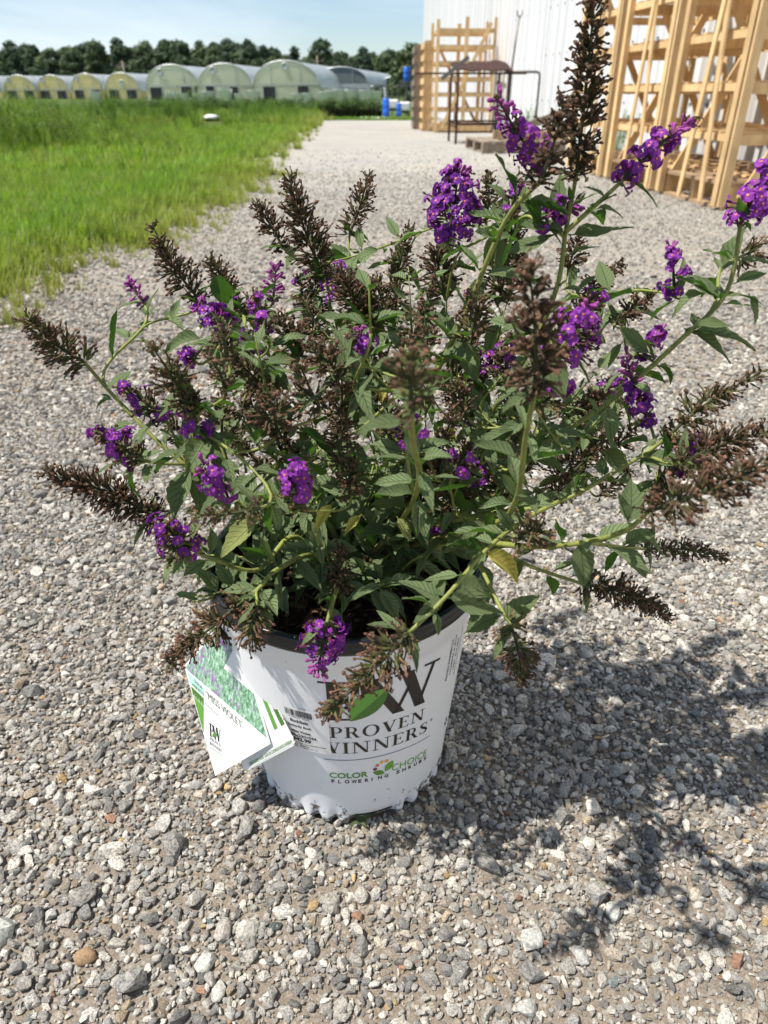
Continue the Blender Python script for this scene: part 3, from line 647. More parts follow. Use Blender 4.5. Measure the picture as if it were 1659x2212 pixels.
def upright_pallet(px, py, h, w, m, label, tw=.0):
    g = gnd(px, py); e = empty('upright_pallet', (g.x, g.y, GZ), WA * .3 + tw, label, 'pallet')
    for y_ in (0, .45, .9): MB().box(-w / 2 + .014, w / 2 - .014, y_, y_ + .04, 0, h).build('stringer', m, e)
    for sx in (-1, 1):
        for k in range(8):
            z_ = .02 + (h - .13) * k / 7; x0 = sx * w / 2 - (.0 if sx > 0 else 0); xa, xb = (x0 - .013, x0) if sx > 0 else (x0, x0 + .013); MB().box(xa, xb, -.01, .95, z_, z_ + .09).build('slat', m, e)
    return e
upright_pallet(901, 280, 1.34, .15, M_grey, 'weathered grey pallet standing on end at the building corner', -.02)
upright_pallet(920, 284, 1.36, .13, M_pine, 'tan pallet standing on end beside the weathered grey one')

# ------------------------------------------------------------------ rusty steel table
g = gnd(984, 312); TH = .84
e = empty('rusty_table', (g.x, g.y, GZ), .05, 'rusty steel work table with pipe legs in front of the distant rack', 'table')
V = []; F = []
for j in range(7):
    for i in range(11): V.append((-.02 + .72 * i / 10, .75 * j / 6, TH + .012 * math.sin(i * 1.7 + j) + .10 * (j / 6) + .03 * (j / 6) * (i / 10)))
n0 = len(V); V += [(v[0], v[1], v[2] - .012) for v in V]
for j in range(6):
    for i in range(10): q = j * 11 + i; F += [(q, q+1, q+12, q+11), (n0+q+11, n0+q+12, n0+q+1, n0+q)]
rim_ = [i for i in range(11)] + [11 * j + 10 for j in range(1, 7)] + [66 + i for i in range(9, -1, -1)] + [11 * j for j in range(5, 0, -1)]
F += [(rim_[k], n0 + rim_[k], n0 + rim_[(k+1) % len(rim_)], rim_[(k+1) % len(rim_)]) for k in range(len(rim_))]
mkobj('top_sheet', V, F, M_rust, e)
for (x_, y_) in ((0, 0), (.66, .04), (.0, .72), (.66, .72)): MB().tube([(x_, y_, 0), (x_, y_, TH - .02)], .016, 8).build('leg', M_rust, e, smooth=True)
for a, b_ in (((-.55, .1, TH - .035), (.9, .1, TH - .035)), ((0, 0, .2), (0, .72, .2)), ((.0, .72, .25), (.66, .72, .25)), ((0, .02, .14), (.66, .04, .14))): MB().tube([a, b_], .011, 8).build('cross_bar', M_rust, e, smooth=True)
MB().bar((-.22, -.02, TH - .1), (.12, .0, TH + .14), .05, .014, up=(0, 1, 0)).build('edge_strap', M_pipe, e)
MB().box(.03, .6, .12, .6, .215, .235).build('lower_shelf', M_rust, e)
e = empty('bent_pipe', (g.x + .68, g.y + .25, GZ), 0, 'grey pipe bent down at a right angle right of the rusty table', 'pipe')
MB().tube([(-.05, 0, TH - .01), (.36, 0, TH - .015), (.395, 0, TH - .03), (.405, 0, TH - .07), (.405, 0, .1), (.405, 0, 0)], .016, 8).build('pipe', M_pipe, e, smooth=True)
MB().tube([(.405, 0, .33), (.405, 0, .30)], .024, 8).build('collar', M_rust, e)
e = empty('forked_rod', (g.x + .735, g.y + .4, GZ), 0, 'thin upright steel rod with a forked tip behind the rusty table', 'rod')
MB().tube([(0, 0, 0), (0, 0, .9), (.045, 0, 1.42)], .013, 8).build('rod', M_pipe, e, smooth=True)
for sx in (-1, 1): MB().tube([(.045, 0, 1.42), (.045 + sx * .03, 0, 1.455), (.045 + sx * .03, 0, 1.5)], .008, 6).build('prong', M_pipe, e, smooth=True)

# low pallet and timbers on the ground by the wall
g = gnd(1042, 333); e = empty('low_pallet', (g.x, g.y, GZ), WA, 'low weathered pallet lying on the gravel beside the wall', 'pallet')
for y_ in (0, .45, .9): MB().box(0, .95, y_, y_ + .09, .016, .10).build('stringer', M_grey, e)
for k in range(7): MB().box(.01 + k * .135, .10 + k * .135, -.01, 1.0, .102, .122).build('deck_board', M_grey, e)
for k in range(3): MB().box(.02 + k * .4, .12 + k * .4, -.008, .99, .0, .014).build('bottom_board', M_grey, e)
for k, (x0, y0, x1, y1, z, lb) in enumerate(((1.32, 9.3, 2.1, 9.15, .165, 'tan beam lying across the low pallet'), (1.30, 9.55, 2.15, 9.6, .165, 'second tan beam behind the first on the low pallet'))):
    tag(MB().bar((x0, y0, z + GZ), (x1, y1, z + GZ), .12, .08).build('timber_beam', M_old), lb, 'beam')
tag(MB().bar((1.55, 10.3, .14), (2.28, 10.5, .36), .03, .09).build('grey_board', M_grey), 'grey board leaning up against the foot of the wall', 'board')

# ------------------------------------------------------------------ flat lettering helpers
def text2d(s, bold=0.0):
    cu = bpy.data.curves.new('t', 'FONT'); cu.body = s; cu.size = 1; cu.offset = bold; cu.resolution_u = 3; cu.fill_mode = 'FRONT'
    o = bpy.data.objects.new('t', cu); me = o.to_mesh()
    V = np.array([v.co[:2] for v in me.vertices]) if len(me.vertices) else np.zeros((0, 2)); F = [tuple(p.vertices) for p in me.polygons]
    o.to_mesh_clear(); bpy.data.objects.remove(o); bpy.data.curves.remove(cu); return V, F
def fit(VF, x0, x1, z0, z1):                   # stretch a flat shape into a box
    V, F = VF; a, b = V.min(0), V.max(0); return np.stack([x0 + (V[:, 0] - a[0]) / (b[0] - a[0]) * (x1 - x0), z0 + (V[:, 1] - a[1]) / (b[1] - a[1]) * (z1 - z0)], 1), F
def polys2d(ps):
    V = []; F = []
    for p in ps:
        o = len(V); V += [tuple(q) for q in p]; F.append(tuple(range(o, o + len(p))))
    return np.array(V, float), F
def join2d(*parts):
    V = []; F = []
    for v, f in parts:
        o = len(V); V += [tuple(q) for q in v]; F += [tuple(i + o for i in q) for q in f]
    return np.array(V, float), F
def para(x0, y0, x1, y1, w): return [(x0, y0), (x0 + w, y0), (x1 + w, y1), (x1, y1)]
def rect(x0, x1, y0, y1): return [(x0, y0), (x1, y0), (x1, y1), (x0, y1)]
def ring(cx, cy, ro, ri, a0=0, a1=360, n=20):
    out = []
    for i in range(n):
        q = []
        for k in (i, i + 1):
            t = math.radians(a0 + (a1 - a0) * k / n); q.append(((cx + ro[0] * math.cos(t), cy + ro[1] * math.sin(t)), (cx + ri[0] * math.cos(t), cy + ri[1] * math.sin(t))))
        out.append([q[0][1], q[0][0], q[1][0], q[1][1]])
    return out
SE = .045
def glyph(ch):                                 # bookish serif capitals, height 1
    if ch == 'I': return [rect(.10, .27, SE, 1 - SE), rect(0, .37, 0, SE), rect(0, .37, 1 - SE, 1)], .37
    if ch == 'P': return [rect(.10, .27, SE, 1 - SE), rect(0, .38, 0, SE), rect(0, .27, 1 - SE, 1), rect(.27, .40, .955, 1), rect(.27, .40, .45, .495)] + ring(.40, .725, (.30, .275), (.14, .23), -90, 90, 12), .70
    if ch == 'R': return [rect(.10, .27, SE, 1 - SE), rect(0, .38, 0, SE), rect(0, .27, 1 - SE, 1), rect(.27, .40, .955, 1), rect(.27, .40, .47, .515)] + ring(.40, .735, (.28, .265), (.13, .22), -90, 90, 12) + [para(.60, SE, .36, .49, .19), rect(.60, .86, 0, SE)], .86
    if ch == 'O': return ring(.48, .5, (.48, .53), (.30, .485), 0, 360, 28), .96
    if ch == 'V': return [para(.40, 0, .08, .96, .20), para(.415, 0, .72, .96, .055), rect(0, .36, .96, 1), rect(.62, .88, .96, 1)], .86
    if ch == 'W': return [para(.36, 0, .08, .96, .19), para(.39, 0, .62, .96, .055), para(.88, 0, .60, .96, .19), para(.91, 0, 1.16, .96, .055), rect(0, .35, .96, 1), rect(.52, .86, .9605, 1.0005), rect(1.05, 1.32, .96, 1)], 1.3
    if ch == 'E': return [rect(.10, .27, SE, 1 - SE), rect(0, .66, 0, SE), rect(0, .64, 1 - SE, 1), rect(.27, .52, .49, .535), rect(.47, .52, .41, .489), rect(.47, .52, .536, .615), [(.66, SE), (.60, SE), (.64, .22), (.68, .22)], [(.64, .955), (.58, .955), (.61, .80), (.65, .80)]], .69
    if ch == 'N': return [rect(.14, .20, SE, .955), rect(0, .34, 0, SE), para(.72, 0, .10, 1, .20), rect(0, .10, .96, 1), rect(.80, .86, .16, .955), rect(.66, 1.0, .955, 1)], 1.0
    if ch == 'S':
        pts = [(.52, .80, .03), (.46, .92, .05), (.30, .975, .05), (.14, .90, .10), (.10, .76, .16), (.18, .63, .18), (.32, .53, .19), (.47, .42, .18), (.54, .28, .16), (.48, .12, .11), (.30, .03, .05), (.13, .07, .05), (.05, .22, .03)]
        out = []
        for i in range(len(pts) - 1):
            q = []
            for k in (i, i + 1):
                a = np.array(pts[max(k - 1, 0)][:2]); b = np.array(pts[min(k + 1, len(pts) - 1)][:2]); d = b - a; d /= np.hypot(*d); n_ = np.array((-d[1], d[0])) * pts[k][2] / 2; c = np.array(pts[k][:2]); q.append((c + n_, c - n_))
            out.append([q[0][1], q[1][1], q[1][0], q[0][0]])
        return out + [rect(.505, .53, .70, .97), rect(.04, .065, .03, .30)], .62
def serif(word, gap=.12):
    ps = []; x = 0
    for ch in word:
        g_, w = glyph(ch); ps += [[(a + x, b) for a, b in p] for p in g_]; x += w + gap
    return polys2d(ps)
def lens(x0, z0, x1, z1, k0, k1, n=12):        # leaf shape between two tips, bulging k0 / k1
    a = np.array((x0, z0)); d = np.array((x1, z1)) - a; nn = np.array((-d[1], d[0])); P_ = []
    for i in range(n + 1): t = i / n; P_.append(a + d * t + nn * k0 * math.sin(math.pi * t) ** .9)
    for i in range(n - 1, 0, -1): t = i / n; P_.append(a + d * t + nn * k1 * math.sin(math.pi * t) ** .9)
    return P_
def disc(x, z, r, rz=None, n=14): return [(x + r * math.cos(6.2832 * i / n), z + (rz or r) * math.sin(6.2832 * i / n)) for i in range(n)]

# ------------------------------------------------------------------ nursery pot
e_pot = empty('nursery_pot', POT, 0, 'white printed plastic nursery pot with a black rim', 'pot')
PH = .232
def wall_r(z): return .0905 + .022 * z / PH
M_pot = mat('white_pot_plastic', (.77, .78, .80), .42, .45)
_d1 = tex(M_pot, 'noise', 75, 6, .72); _d2 = tex(M_pot, 'noise', 330, 2, .5); _d3 = tex(M_pot, 'noise', 14, 3, .6)
_q = nodes(M_pot)[0].new('ShaderNodeTexCoord'); _s = nodes(M_pot)[0].new('ShaderNodeSeparateXYZ'); nodes(M_pot)[1].new(_q.outputs['Object'], _s.inputs[0])
_h = nodes(M_pot)[0].new('ShaderNodeMapRange'); nodes(M_pot)[1].new(_s.outputs[2], _h.inputs[0]); _h.inputs[1].default_value = .0; _h.inputs[2].default_value = .055; _h.inputs[3].default_value = .115; _h.inputs[4].default_value = -.13
_k = math_(M_pot, 'ADD', _d1.outputs[0], _h.outputs[0]); _k = ramp(M_pot, _k, [(.565, 0.0), (.61, .9)])
_k2 = ramp(M_pot, _d2.outputs[0], [(.75, 0.0), (.775, .7)])
_k3 = ramp(M_pot, _d3.outputs[0], [(.35, 0.0), (.75, .10)])
setc(M_pot, mix(M_pot, _k2, mix(M_pot, _k, mix(M_pot, _k3, (.77, .78, .80), (.62, .60, .55)), (.075, .05, .032)), (.06, .045, .035)))
teeth = [-2, -12.5, -23, -34, -45, -56, -67, -78, -89, -100, -111, 31, 42, 53, 64, 75, 86, 97, 108, 119, 152, 185, 218]
NU = 360; zs = [0, .002, .005, .009, .013, .018, .024, .04, .08, .12, .16, .196, .2035, .2055, .2275]
V = []; F = []
for z in zs:
    for k in range(NU):
        ph = k * 360 / NU; ph = ph if ph < 240 else ph - 360
        td = min(abs(ph - t) for t in teeth); tooth = 1 / (1 + (td / 3.0) ** 6)
        lift = .0062 * (1 - tooth) * max(0, 1 - z / .02); r = wall_r(z) + .0022 * tooth * max(0, 1 - z / .022) ** .7 - .0035 * (1 - tooth) * max(0, 1 - z / .020) - .004 * max(0, 1 - z / .006) * tooth
        if z >= .2055: r += .0012
        a = math.radians(k * 360 / NU); V.append((r * math.sin(a), -r * math.cos(a), z + lift))
for i in range(len(zs) - 1):
    for k in range(NU): F.append((i*NU+k, i*NU+(k+1) % NU, (i+1)*NU+(k+1) % NU, (i+1)*NU+k))
nb = len(V); V.append((0, 0, .006)); F += [(nb, (k + 1) % NU, k) for k in range(NU)]
mkobj('wall', V, F, M_pot, e_pot, smooth=True)
M_rim = mat('black_rim_plastic', (.014, .016, .019), .33, .5); _r1 = tex(M_rim, 'noise', 40, 5, .7); setc(M_rim, ramp(M_rim, _r1.outputs[0], [(.6, (.009, .010, .012)), (.85, (.03, .028, .025))]))
V, F = lathe([(.1115, .2255), (.1165, .2262), (.1180, .2285), (.1182, .2335), (.1170, .2345), (.1178, .2372), (.1168, .2398), (.1145, .2405), (.1122, .2392), (.1110, .235), (.1105, .226)], 128, close=True); mkobj('rim', V, F, M_rim, e_pot, smooth=True)
V, F = lathe([(.1108, .234), (.1085, .19), (.09, .012), (0, .012)], 96); mkobj('liner', V, F, M_rim, e_pot, smooth=True)
M_soil = mat('potting_soil', rough=.95, spec=.1); _s1 = tex(M_soil, 'noise', 160, 6, .75); _s2 = tex(M_soil, 'vor', 110); setc(M_soil, mix(M_soil, .5, ramp(M_soil, _s1.outputs[0], [(.35, (.012, .008, .006)), (.7, (.075, .042, .028))]), ramp(M_soil, _s2.outputs['Color'], [(.2, (.015, .01, .008)), (.9, (.09, .05, .035))]))); bump(M_soil, _s1.outputs[0], .8, .006)
V = [(0, 0, .214)]; F = []
for i in range(1, 15):
    for k in range(48):
        r = .1088 * i / 14; t = 6.28319 * k / 48; V.append((r * math.sin(t), -r * math.cos(t), .207 + .008 * (1 - (i / 14) ** 2) + random.uniform(-.0025, .0025)))
F = [(0, 1 + (k + 1) % 48, 1 + k) for k in range(48)] + [(1+i*48+k, 1+i*48+(k+1) % 48, 1+(i+1)*48+(k+1) % 48, 1+(i+1)*48+k) for i in range(13) for k in range(48)]
mkobj('soil', V, F, M_soil, e_pot, smooth=True)
M_chip = mat('bark_chip', rough=.9, spec=.15); _a = attr(M_chip, 'col', 'INSTANCER'); _n = tex(M_chip, 'noise', 6, 5, .7); setc(M_chip, mix(M_chip, 1, _a.outputs['Color'], ramp(M_chip, _n.outputs[0], [(.3, .5), (.7, 1.3)]), 'MULTIPLY')); bump(M_chip, _n.outputs[0], .5, .1)
CHIPS = hidden_collection('chip_kinds', [hull_stone(300 + i, n=10, flat=.28, sub=False, mat_=M_chip) for i in range(6)])
n = 750; rr = .104 * np.sqrt(rng.random(n)); tt = rng.random(n) * 6.283
scatter('bark_mulch', np.stack([rr * np.sin(tt), -rr * np.cos(tt), .211 + .007 * (1 - (rr / .109) ** 2) + rng.uniform(-.002, .005, n)], 1), rng.uniform(-.9, .9, (n, 3)) * [1, 1, 7], np.stack([rng.uniform(.004, .012, n), rng.uniform(.002, .005, n), rng.uniform(.002, .006, n)], 1), rng.integers(0, 6, n), np.array([(.11, .058, .036), (.07, .04, .028), (.16, .09, .055), (.035, .022, .016), (.22, .15, .10)])[rng.integers(0, 5, n)], CHIPS, '', '', e_pot)

U1 = math.degrees(1 / .105) / 1000              # degrees of turn for one printed millimetre
def on_pot(name, VF, m, off=.0003, curve=True, step=3.0, parent=None):
    V, F = VF; bm = bmesh.new(); vs = [bm.verts.new((v[0], v[1], 0)) for v in V]
    for f in F:
        try: bm.faces.new([vs[i] for i in f])
        except ValueError: pass
    x0, x1 = V[:, 0].min(), V[:, 0].max(); x = math.ceil(x0 / step) * step
    while x < x1:
        bmesh.ops.bisect_plane(bm, geom=bm.verts[:] + bm.edges[:] + bm.faces[:], plane_co=(x, 0, 0), plane_no=(1, 0, 0)); x += step
    bm.verts.ensure_lookup_table()
    for v in bm.verts:
        ph = v.co.x * U1; z = v.co.y - (6 * ((ph - 15) / 30) ** 2 if (curve and ph > 15) else 0); z = z / 1000; a = math.radians(ph); r = wall_r(z) + off
        v.co = (r * math.sin(a), -r * math.cos(a), z)
    bmesh.ops.recalc_face_normals(bm, faces=bm.faces[:])
    me = bpy.data.meshes.new(name); bm.to_mesh(me); bm.free(); me.materials.append(m)
    return link(bpy.data.objects.new(name, me), parent or e_pot)
K_ink = mat('dark_brown_ink', (.022, .015, .012), .45); K_green = mat('green_ink', (.10, .26, .035), .45); K_green2 = mat('light_green_ink', (.13, .35, .045), .45); K_leafd = mat('dark_green_ink', (.06, .17, .025), .45)
K_grey = mat('slate_ink', (.045, .07, .09), .5); K_black = mat('black_ink', (.012, .012, .014), .5)
# monogram
P_ = serif('P'); on_pot('monogram_letter', fit(P_, -17, 26, 149, 194), K_ink)
W_ = polys2d([para(41, 148.5, 17, 192, 10.5), para(42, 149, 56, 186, 3.2), para(61.5, 148.5, 46.5, 192, 11), para(63, 149, 75, 193, 3.4), rect(9, 34, 191.8, 194), rect(41, 58, 191.6, 193.8), rect(67, 84, 192.8, 195)])
on_pot('monogram_letter', W_, K_ink, .0004)
on_pot('leaf_emblem', polys2d([lens(6, 148.5, 36.5, 182, .30, .0)]), K_green2, .0007); on_pot('leaf_emblem', polys2d([lens(6, 148.5, 36.5, 182, .0, -.22)]), K_leafd, .0008)
on_pot('lettering', fit(serif('PROVEN', .13), -11, 74, 126.5, 140.8), K_ink); on_pot('lettering', fit(serif('WINNERS', .10), -24, 81, 106.5, 120.8), K_ink)
on_pot('lettering', join2d(polys2d(ring(85.5, 119.5, (1.5, 1.5), (1.15, 1.15))), fit(text2d('R', .03), 84.8, 86.2, 118.7, 120.4)), K_ink)
on_pot('rule', polys2d([rect(-18, 87, 97, 97.7)]), K_grey)
on_pot('lettering', fit(text2d('COLOR', .028), -14.6, 21.0, 71.8, 79.6), K_green); on_pot('lettering', fit(text2d('CHOICE', .0), 44, 86, 71.0, 79.6), K_green2)
def spaced(word, x0, x1, z0, z1, b=.03):
    n_ = len(word); st = (x1 - x0) / n_; return join2d(*[fit(text2d(c, b), x0 + i * st, x0 + i * st + st * {'I': .16, 'W': .82, 'O': .70, 'N': .64, 'G': .66, 'E': .48, 'F': .46, 'L': .46}.get(c, .56), z0, z1) for i, c in enumerate(word)])
on_pot('lettering', spaced('FLOWERING', -13.2, 43, 64.6, 69.4), K_black); on_pot('lettering', spaced('SHRUBS', 49, 90, 64.6, 69.4), K_black)
for (x_, z_, r_, c) in ((27.5, 80.5, 2.0, (.16, .03, .05)), (29.4, 85.2, 1.9, (.62, .14, .12)), (33.5, 88.2, 2.0, (.80, .42, .05)), (38.2, 88.3, 2.0, (.80, .33, .03))): on_pot('emblem_dot', polys2d([disc(x_, z_, r_)]), mat('emblem_ink', c, .5))
on_pot('emblem_leaf', polys2d([lens(25.5, 77, 37, 71.5, .26, -.26)]), K_green); on_pot('emblem_leaf', polys2d([lens(37.5, 73.5, 44.5, 86.5, .27, -.27)]), K_green2)
def rot90(VF, x0, x1, z0, z1):                  # text climbing the pot
    V, F = VF; return fit((np.stack([-V[:, 1], V[:, 0]], 1), F), x0, x1, z0, z1)
for i, (s, z0, z1) in enumerate((('PROVEN WINNERS LLC', 152, 200), ('SYCAMORE, IL 60178', 156, 202), ('USA  815-895', 160, 196), ('www.provenwinners.com', 150, 206))): on_pot('small_print', rot90(text2d(s, .012), 98 + i * 5.6, 101.0 + i * 5.6, z0 + 8, z1 + 8), K_black)
tri = []
for a in (90, 210, 330):
    c = np.array((122 + 5.5 * math.cos(math.radians(a)), 96 + 7 * math.sin(math.radians(a)))); d = np.array((122 + 5.5 * math.cos(math.radians(a + 120)), 96 + 7 * math.sin(math.radians(a + 120)))); n_ = (d - c)[::-1] * (-1, 1); n_ = n_ / np.hypot(*n_) * .8; tri.append([c + (d - c) * .1 - n_, c + (d - c) * .82 - n_, c + (d - c) * .82 + n_, c + (d - c) * .1 + n_])
on_pot('recycling_mark', polys2d(tri), K_black)
# price sticker
M_stick = mat('sticker_paper', (.80, .80, .80), .35); st_ = on_pot('price_sticker', polys2d([rect(-62, -11, 105, 157.5)]), M_stick, .0009, False)
def stick(name, VF, m=K_black): return on_pot(name, VF, m, .0012, False, parent=st_)
r_ = random.Random(5); bars = []; x_ = -47.5
while x_ < -24.5: w_ = r_.choice([.25, .35, .6, .85]); bars.append(rect(x_, x_ + w_, 147.6, 155)); x_ += w_ + r_.choice([.3, .4, .7])
stick('barcode', polys2d(bars)); stick('lettering', fit(text2d('4 96023 2255'), -45, -27, 145.2, 146.9))
for s, x0, x1, z0, z1, b in (('Buddleia', -44, -28, 139.6, 143.2, .03), ('Butterfly Bush', -47, -26, 133.0, 136.6, .03), ('Miss Violet', -44.5, -27, 126.8, 129.9, .03), ('Sku2301044', -45.5, -22.5, 121.4, 124.8, .03), ('$42.99', -45, -27.5, 115.4, 120.3, .045), ('Acres Greenhouse', -45, -15, 112.4, 114.3, .01), ('IN 46000', -44, -30, 109.6, 111.4, .01), ('VOL. 2 Gal(7.57 L)', -46, -23, 106.8, 108.9, .01)): stick('lettering', fit(text2d(s, b), x0, x1, z0, z1))

# ------------------------------------------------------------------ hanging plant tag
def tag_plane(a, b, c):
    n_ = (b - a).cross(c - a).normalized()
    if n_.dot(Vector((0, -1, .5))) < 0: n_ = -n_
    return a, n_
def on_plane(pl, px, py, off=0.0):
    a, n_ = pl; d = ray(px, py); o = Vector((0, 0, H)); t = (a - o).dot(n_) / d.dot(n_); return o + d * t + n_ * off
T1 = tag_plane(at(398, 1440, .480), at(583, 1607, .412), at(465, 1675, .437))
T2 = tag_plane(at(520, 1385, .445), at(637, 1605, .400), at(540, 1660, .425))
e_tag = empty('plant_tag', on_plane(T1, 500, 1345), 0, 'folded white care tag with a flower picture hanging at the pot rim', 'tag')
def page(name, pl, outline, m, off=0.0, th=.0005, parent=None):
    V = [on_plane(pl, *q, off) for q in outline]; n0 = len(V); V += [v - pl[1] * th for v in V]
    F = [tuple(range(n0)), tuple(range(2*n0-1, n0-1, -1))] + [(i, i + n0, (i+1) % n0 + n0, (i+1) % n0) for i in range(n0)]
    return mkobj(name, V, F, m, parent or e_tag, world=True)
M_card = mat('glossy_card', (.80, .81, .80), .3, .5)
M_photo = mat('printed_flower_picture', rough=.3)
_p1 = tex(M_photo, 'noise', 420, 4, .75, stretch=(1, 1, .4)); _p2 = tex(M_photo, 'vor', 520, stretch=(1, 1, .5)); _p3 = tex(M_photo, 'noise', 45, 3, .6)
_c = ramp(M_photo, _p1.outputs[0], [(.30, (.03, .08, .05)), (.45, (.14, .30, .17)), (.58, (.36, .56, .42)), (.72, (.72, .83, .76))])
setc(M_photo, mix(M_photo, math_(M_photo, 'MULTIPLY', ramp(M_photo, _p2.outputs['Color'], [(.52, 0.0), (.56, 1.0)]), ramp(M_photo, _p3.outputs[0], [(.45, 0.0), (.6, .9)])), _c, (.34, .12, .45)))
K_teal = mat('teal_band_ink', (.42, .66, .60), .4); K_band = mat('green_band_ink', (.12, .30, .05), .4)
bk = page('back_page', T2, [(516, 1378), (524, 1376), (637, 1604), (634, 1611), (537, 1663), (525, 1661), (470, 1470)], M_card)
fp = page('front_page', T1, [(398, 1438), (465, 1676), (584, 1607), (523, 1392), (503, 1350), (487, 1343), (470, 1352)], M_card)
def ink(name, pl, outline, m, parent, off=.0003): return page(name, pl, outline, m, off, .0002, parent)
ink('picture', T1, [(405, 1436), (470, 1360), (488, 1350), (502, 1357), (517, 1392), (577, 1594), (400, 1443)], M_photo, fp)
ink('band', T1, [(403, 1447), (441, 1487), (441, 1505), (412, 1478)], K_teal, fp); ink('band', T1, [(413, 1482), (440, 1508), (440, 1524), (417, 1500)], K_leafd, fp); ink('band', T1, [(418, 1503), (440, 1526), (440, 1582)], K_band, fp)
def on_tag(name, pl, VF, o, ux, uz, m, parent, off=.0004):   # o: origin px, ux: px along the text, uz: px up the letters (unit box)
    V, F = VF; a, b = V.min(0), V.max(0); W3 = []
    for v in V:
        s_ = (v[0] - a[0]) / (b[0] - a[0]); t_ = (v[1] - a[1]) / (b[1] - a[1]); W3.append(on_plane(pl, o[0] + ux[0] * s_ + uz[0] * t_, o[1] + ux[1] * s_ + uz[1] * t_, off))
    return mkobj(name, W3, F, m, parent)
K_txt = mat('grey_green_ink', (.16, .18, .12), .5); K_tx2 = mat('pale_green_text_ink', (.40, .52, .28), .5)
on_tag('lettering', T1, text2d("'MISS VIOLET'"), (448, 1508), (78, 68), (-3, -18), K_txt, fp)
on_tag('lettering', T1, text2d('Butterfly Bush'), (444, 1522), (28, 28), (0, -7), K_txt, fp)
on_tag('lettering', T1, text2d('SHRUB', .02), (421, 1473), (17, 17), (-1, -7), K_leafd, fp); on_tag('lettering', T1, text2d('ARBUSTO', .02), (416, 1480), (25, 23), (-1, -7), K_leafd, fp)
on_tag('lettering', T1, text2d('56 8-9'), (420, 1508), (18, 17), (0, -10), K_tx2, fp)
on_tag('monogram', T1, serif('PW', -.25), (453, 1588), (25, 17), (-1, -28), K_ink, fp); on_tag('leaf_emblem', T1, polys2d([lens(0, 0, 1, 1, .3, -.3)]), (459, 1590), (8, 4), (2, -10), K_green, fp, .0006)
on_tag('lettering', T1, serif('PROVEN'), (454, 1597), (23, 17), (0, -7), K_ink, fp); on_tag('lettering', T1, serif('WINNERS'), (453, 1607), (26, 18), (0, -7), K_ink, fp)
on_tag('rule', T1, polys2d([rect(0, 1, 0, 1)]), (453, 1613), (27, 18), (0, -1), K_grey, fp); on_tag('lettering', T1, text2d('COLOR CHOICE'), (453, 1624), (28, 18), (0, -5), K_tx2, fp)
ink('band', T2, [(527, 1400), (535, 1400), (615, 1563), (608, 1568)], K_leafd, bk); ink('band', T2, [(540, 1440), (545, 1438), (600, 1572), (593, 1576)], K_band, bk)
K_w = mat('white_text_ink', (.8, .8, .8), .5)
on_tag('lettering', T2, text2d('HARDINESS | RESISTENCIA', .02), (553, 1441), (57, 113), (5, -3), K_w, bk, .0007); on_tag('lettering', T2, text2d('SUN | LUZ', .02), (531, 1408), (16, 30), (4, -2), K_w, bk, .0007)
ink('band', T2, [(537, 1640), (633, 1588), (636, 1606), (540, 1659)], mat('pale_band_ink', (.66, .69, .66), .4), bk); on_tag('lettering', T2, text2d('CARE GUIDE INSIDE  GUÍA DE CUIDADOS EN EL INTERIOR', .01), (540, 1654), (92, -50), (-2, -9), K_leafd, bk, .0006)
mkobj('tie_strap', *tube([on_plane(T1, 497, 1352, .001), at(500, 1335, .44), at(508, 1322, .44), at(516, 1330, .44)], .0009, 6), M_card, e_tag, world=True)

# ------------------------------------------------------------------ the butterfly bush
SOIL = Vector((POT.x, POT.y, POT.z + .212))
e_sh = empty('butterfly_bush', SOIL, 0, 'potted butterfly bush with purple and spent brown flower spikes', 'shrub')
def part_col(m): return attr(m, 'col').outputs['Color']
M_stem = mat('stem', rough=.55, spec=.3); _n = tex(M_stem, 'noise', 220, 4, .6, stretch=(1, 1, .3)); setc(M_stem, mix(M_stem, 1, part_col(M_stem), ramp(M_stem, _n.outputs[0], [(.3, .72), (.7, 1.2)]), 'MULTIPLY'))
M_spent = mat('spent_floret', rough=.7, spec=.2); setc(M_spent, part_col(M_spent))
def floret_mat(name, c, tr=.25):
    m = mat(name, c, .5, .25); oi = nodes(m)[0].new('ShaderNodeNewGeometry'); k = mix(m, 1, c, ramp(m, oi.outputs['Random Per Island'], [(0, (.66, .6, .72)), (.6, (1, 1, 1)), (1, (1.45, 1.4, 1.25))]), 'MULTIPLY'); setc(m, k); translucent(m, k, tr); return m
M_petal = floret_mat('violet_petal', (.20, .032, .30), .3); M_tube = floret_mat('magenta_tube', (.20, .014, .14), .2); M_eye = mat('orange_eye', (.55, .17, .06), .6); M_bud = floret_mat('mauve_bud', (.30, .06, .26), .15)
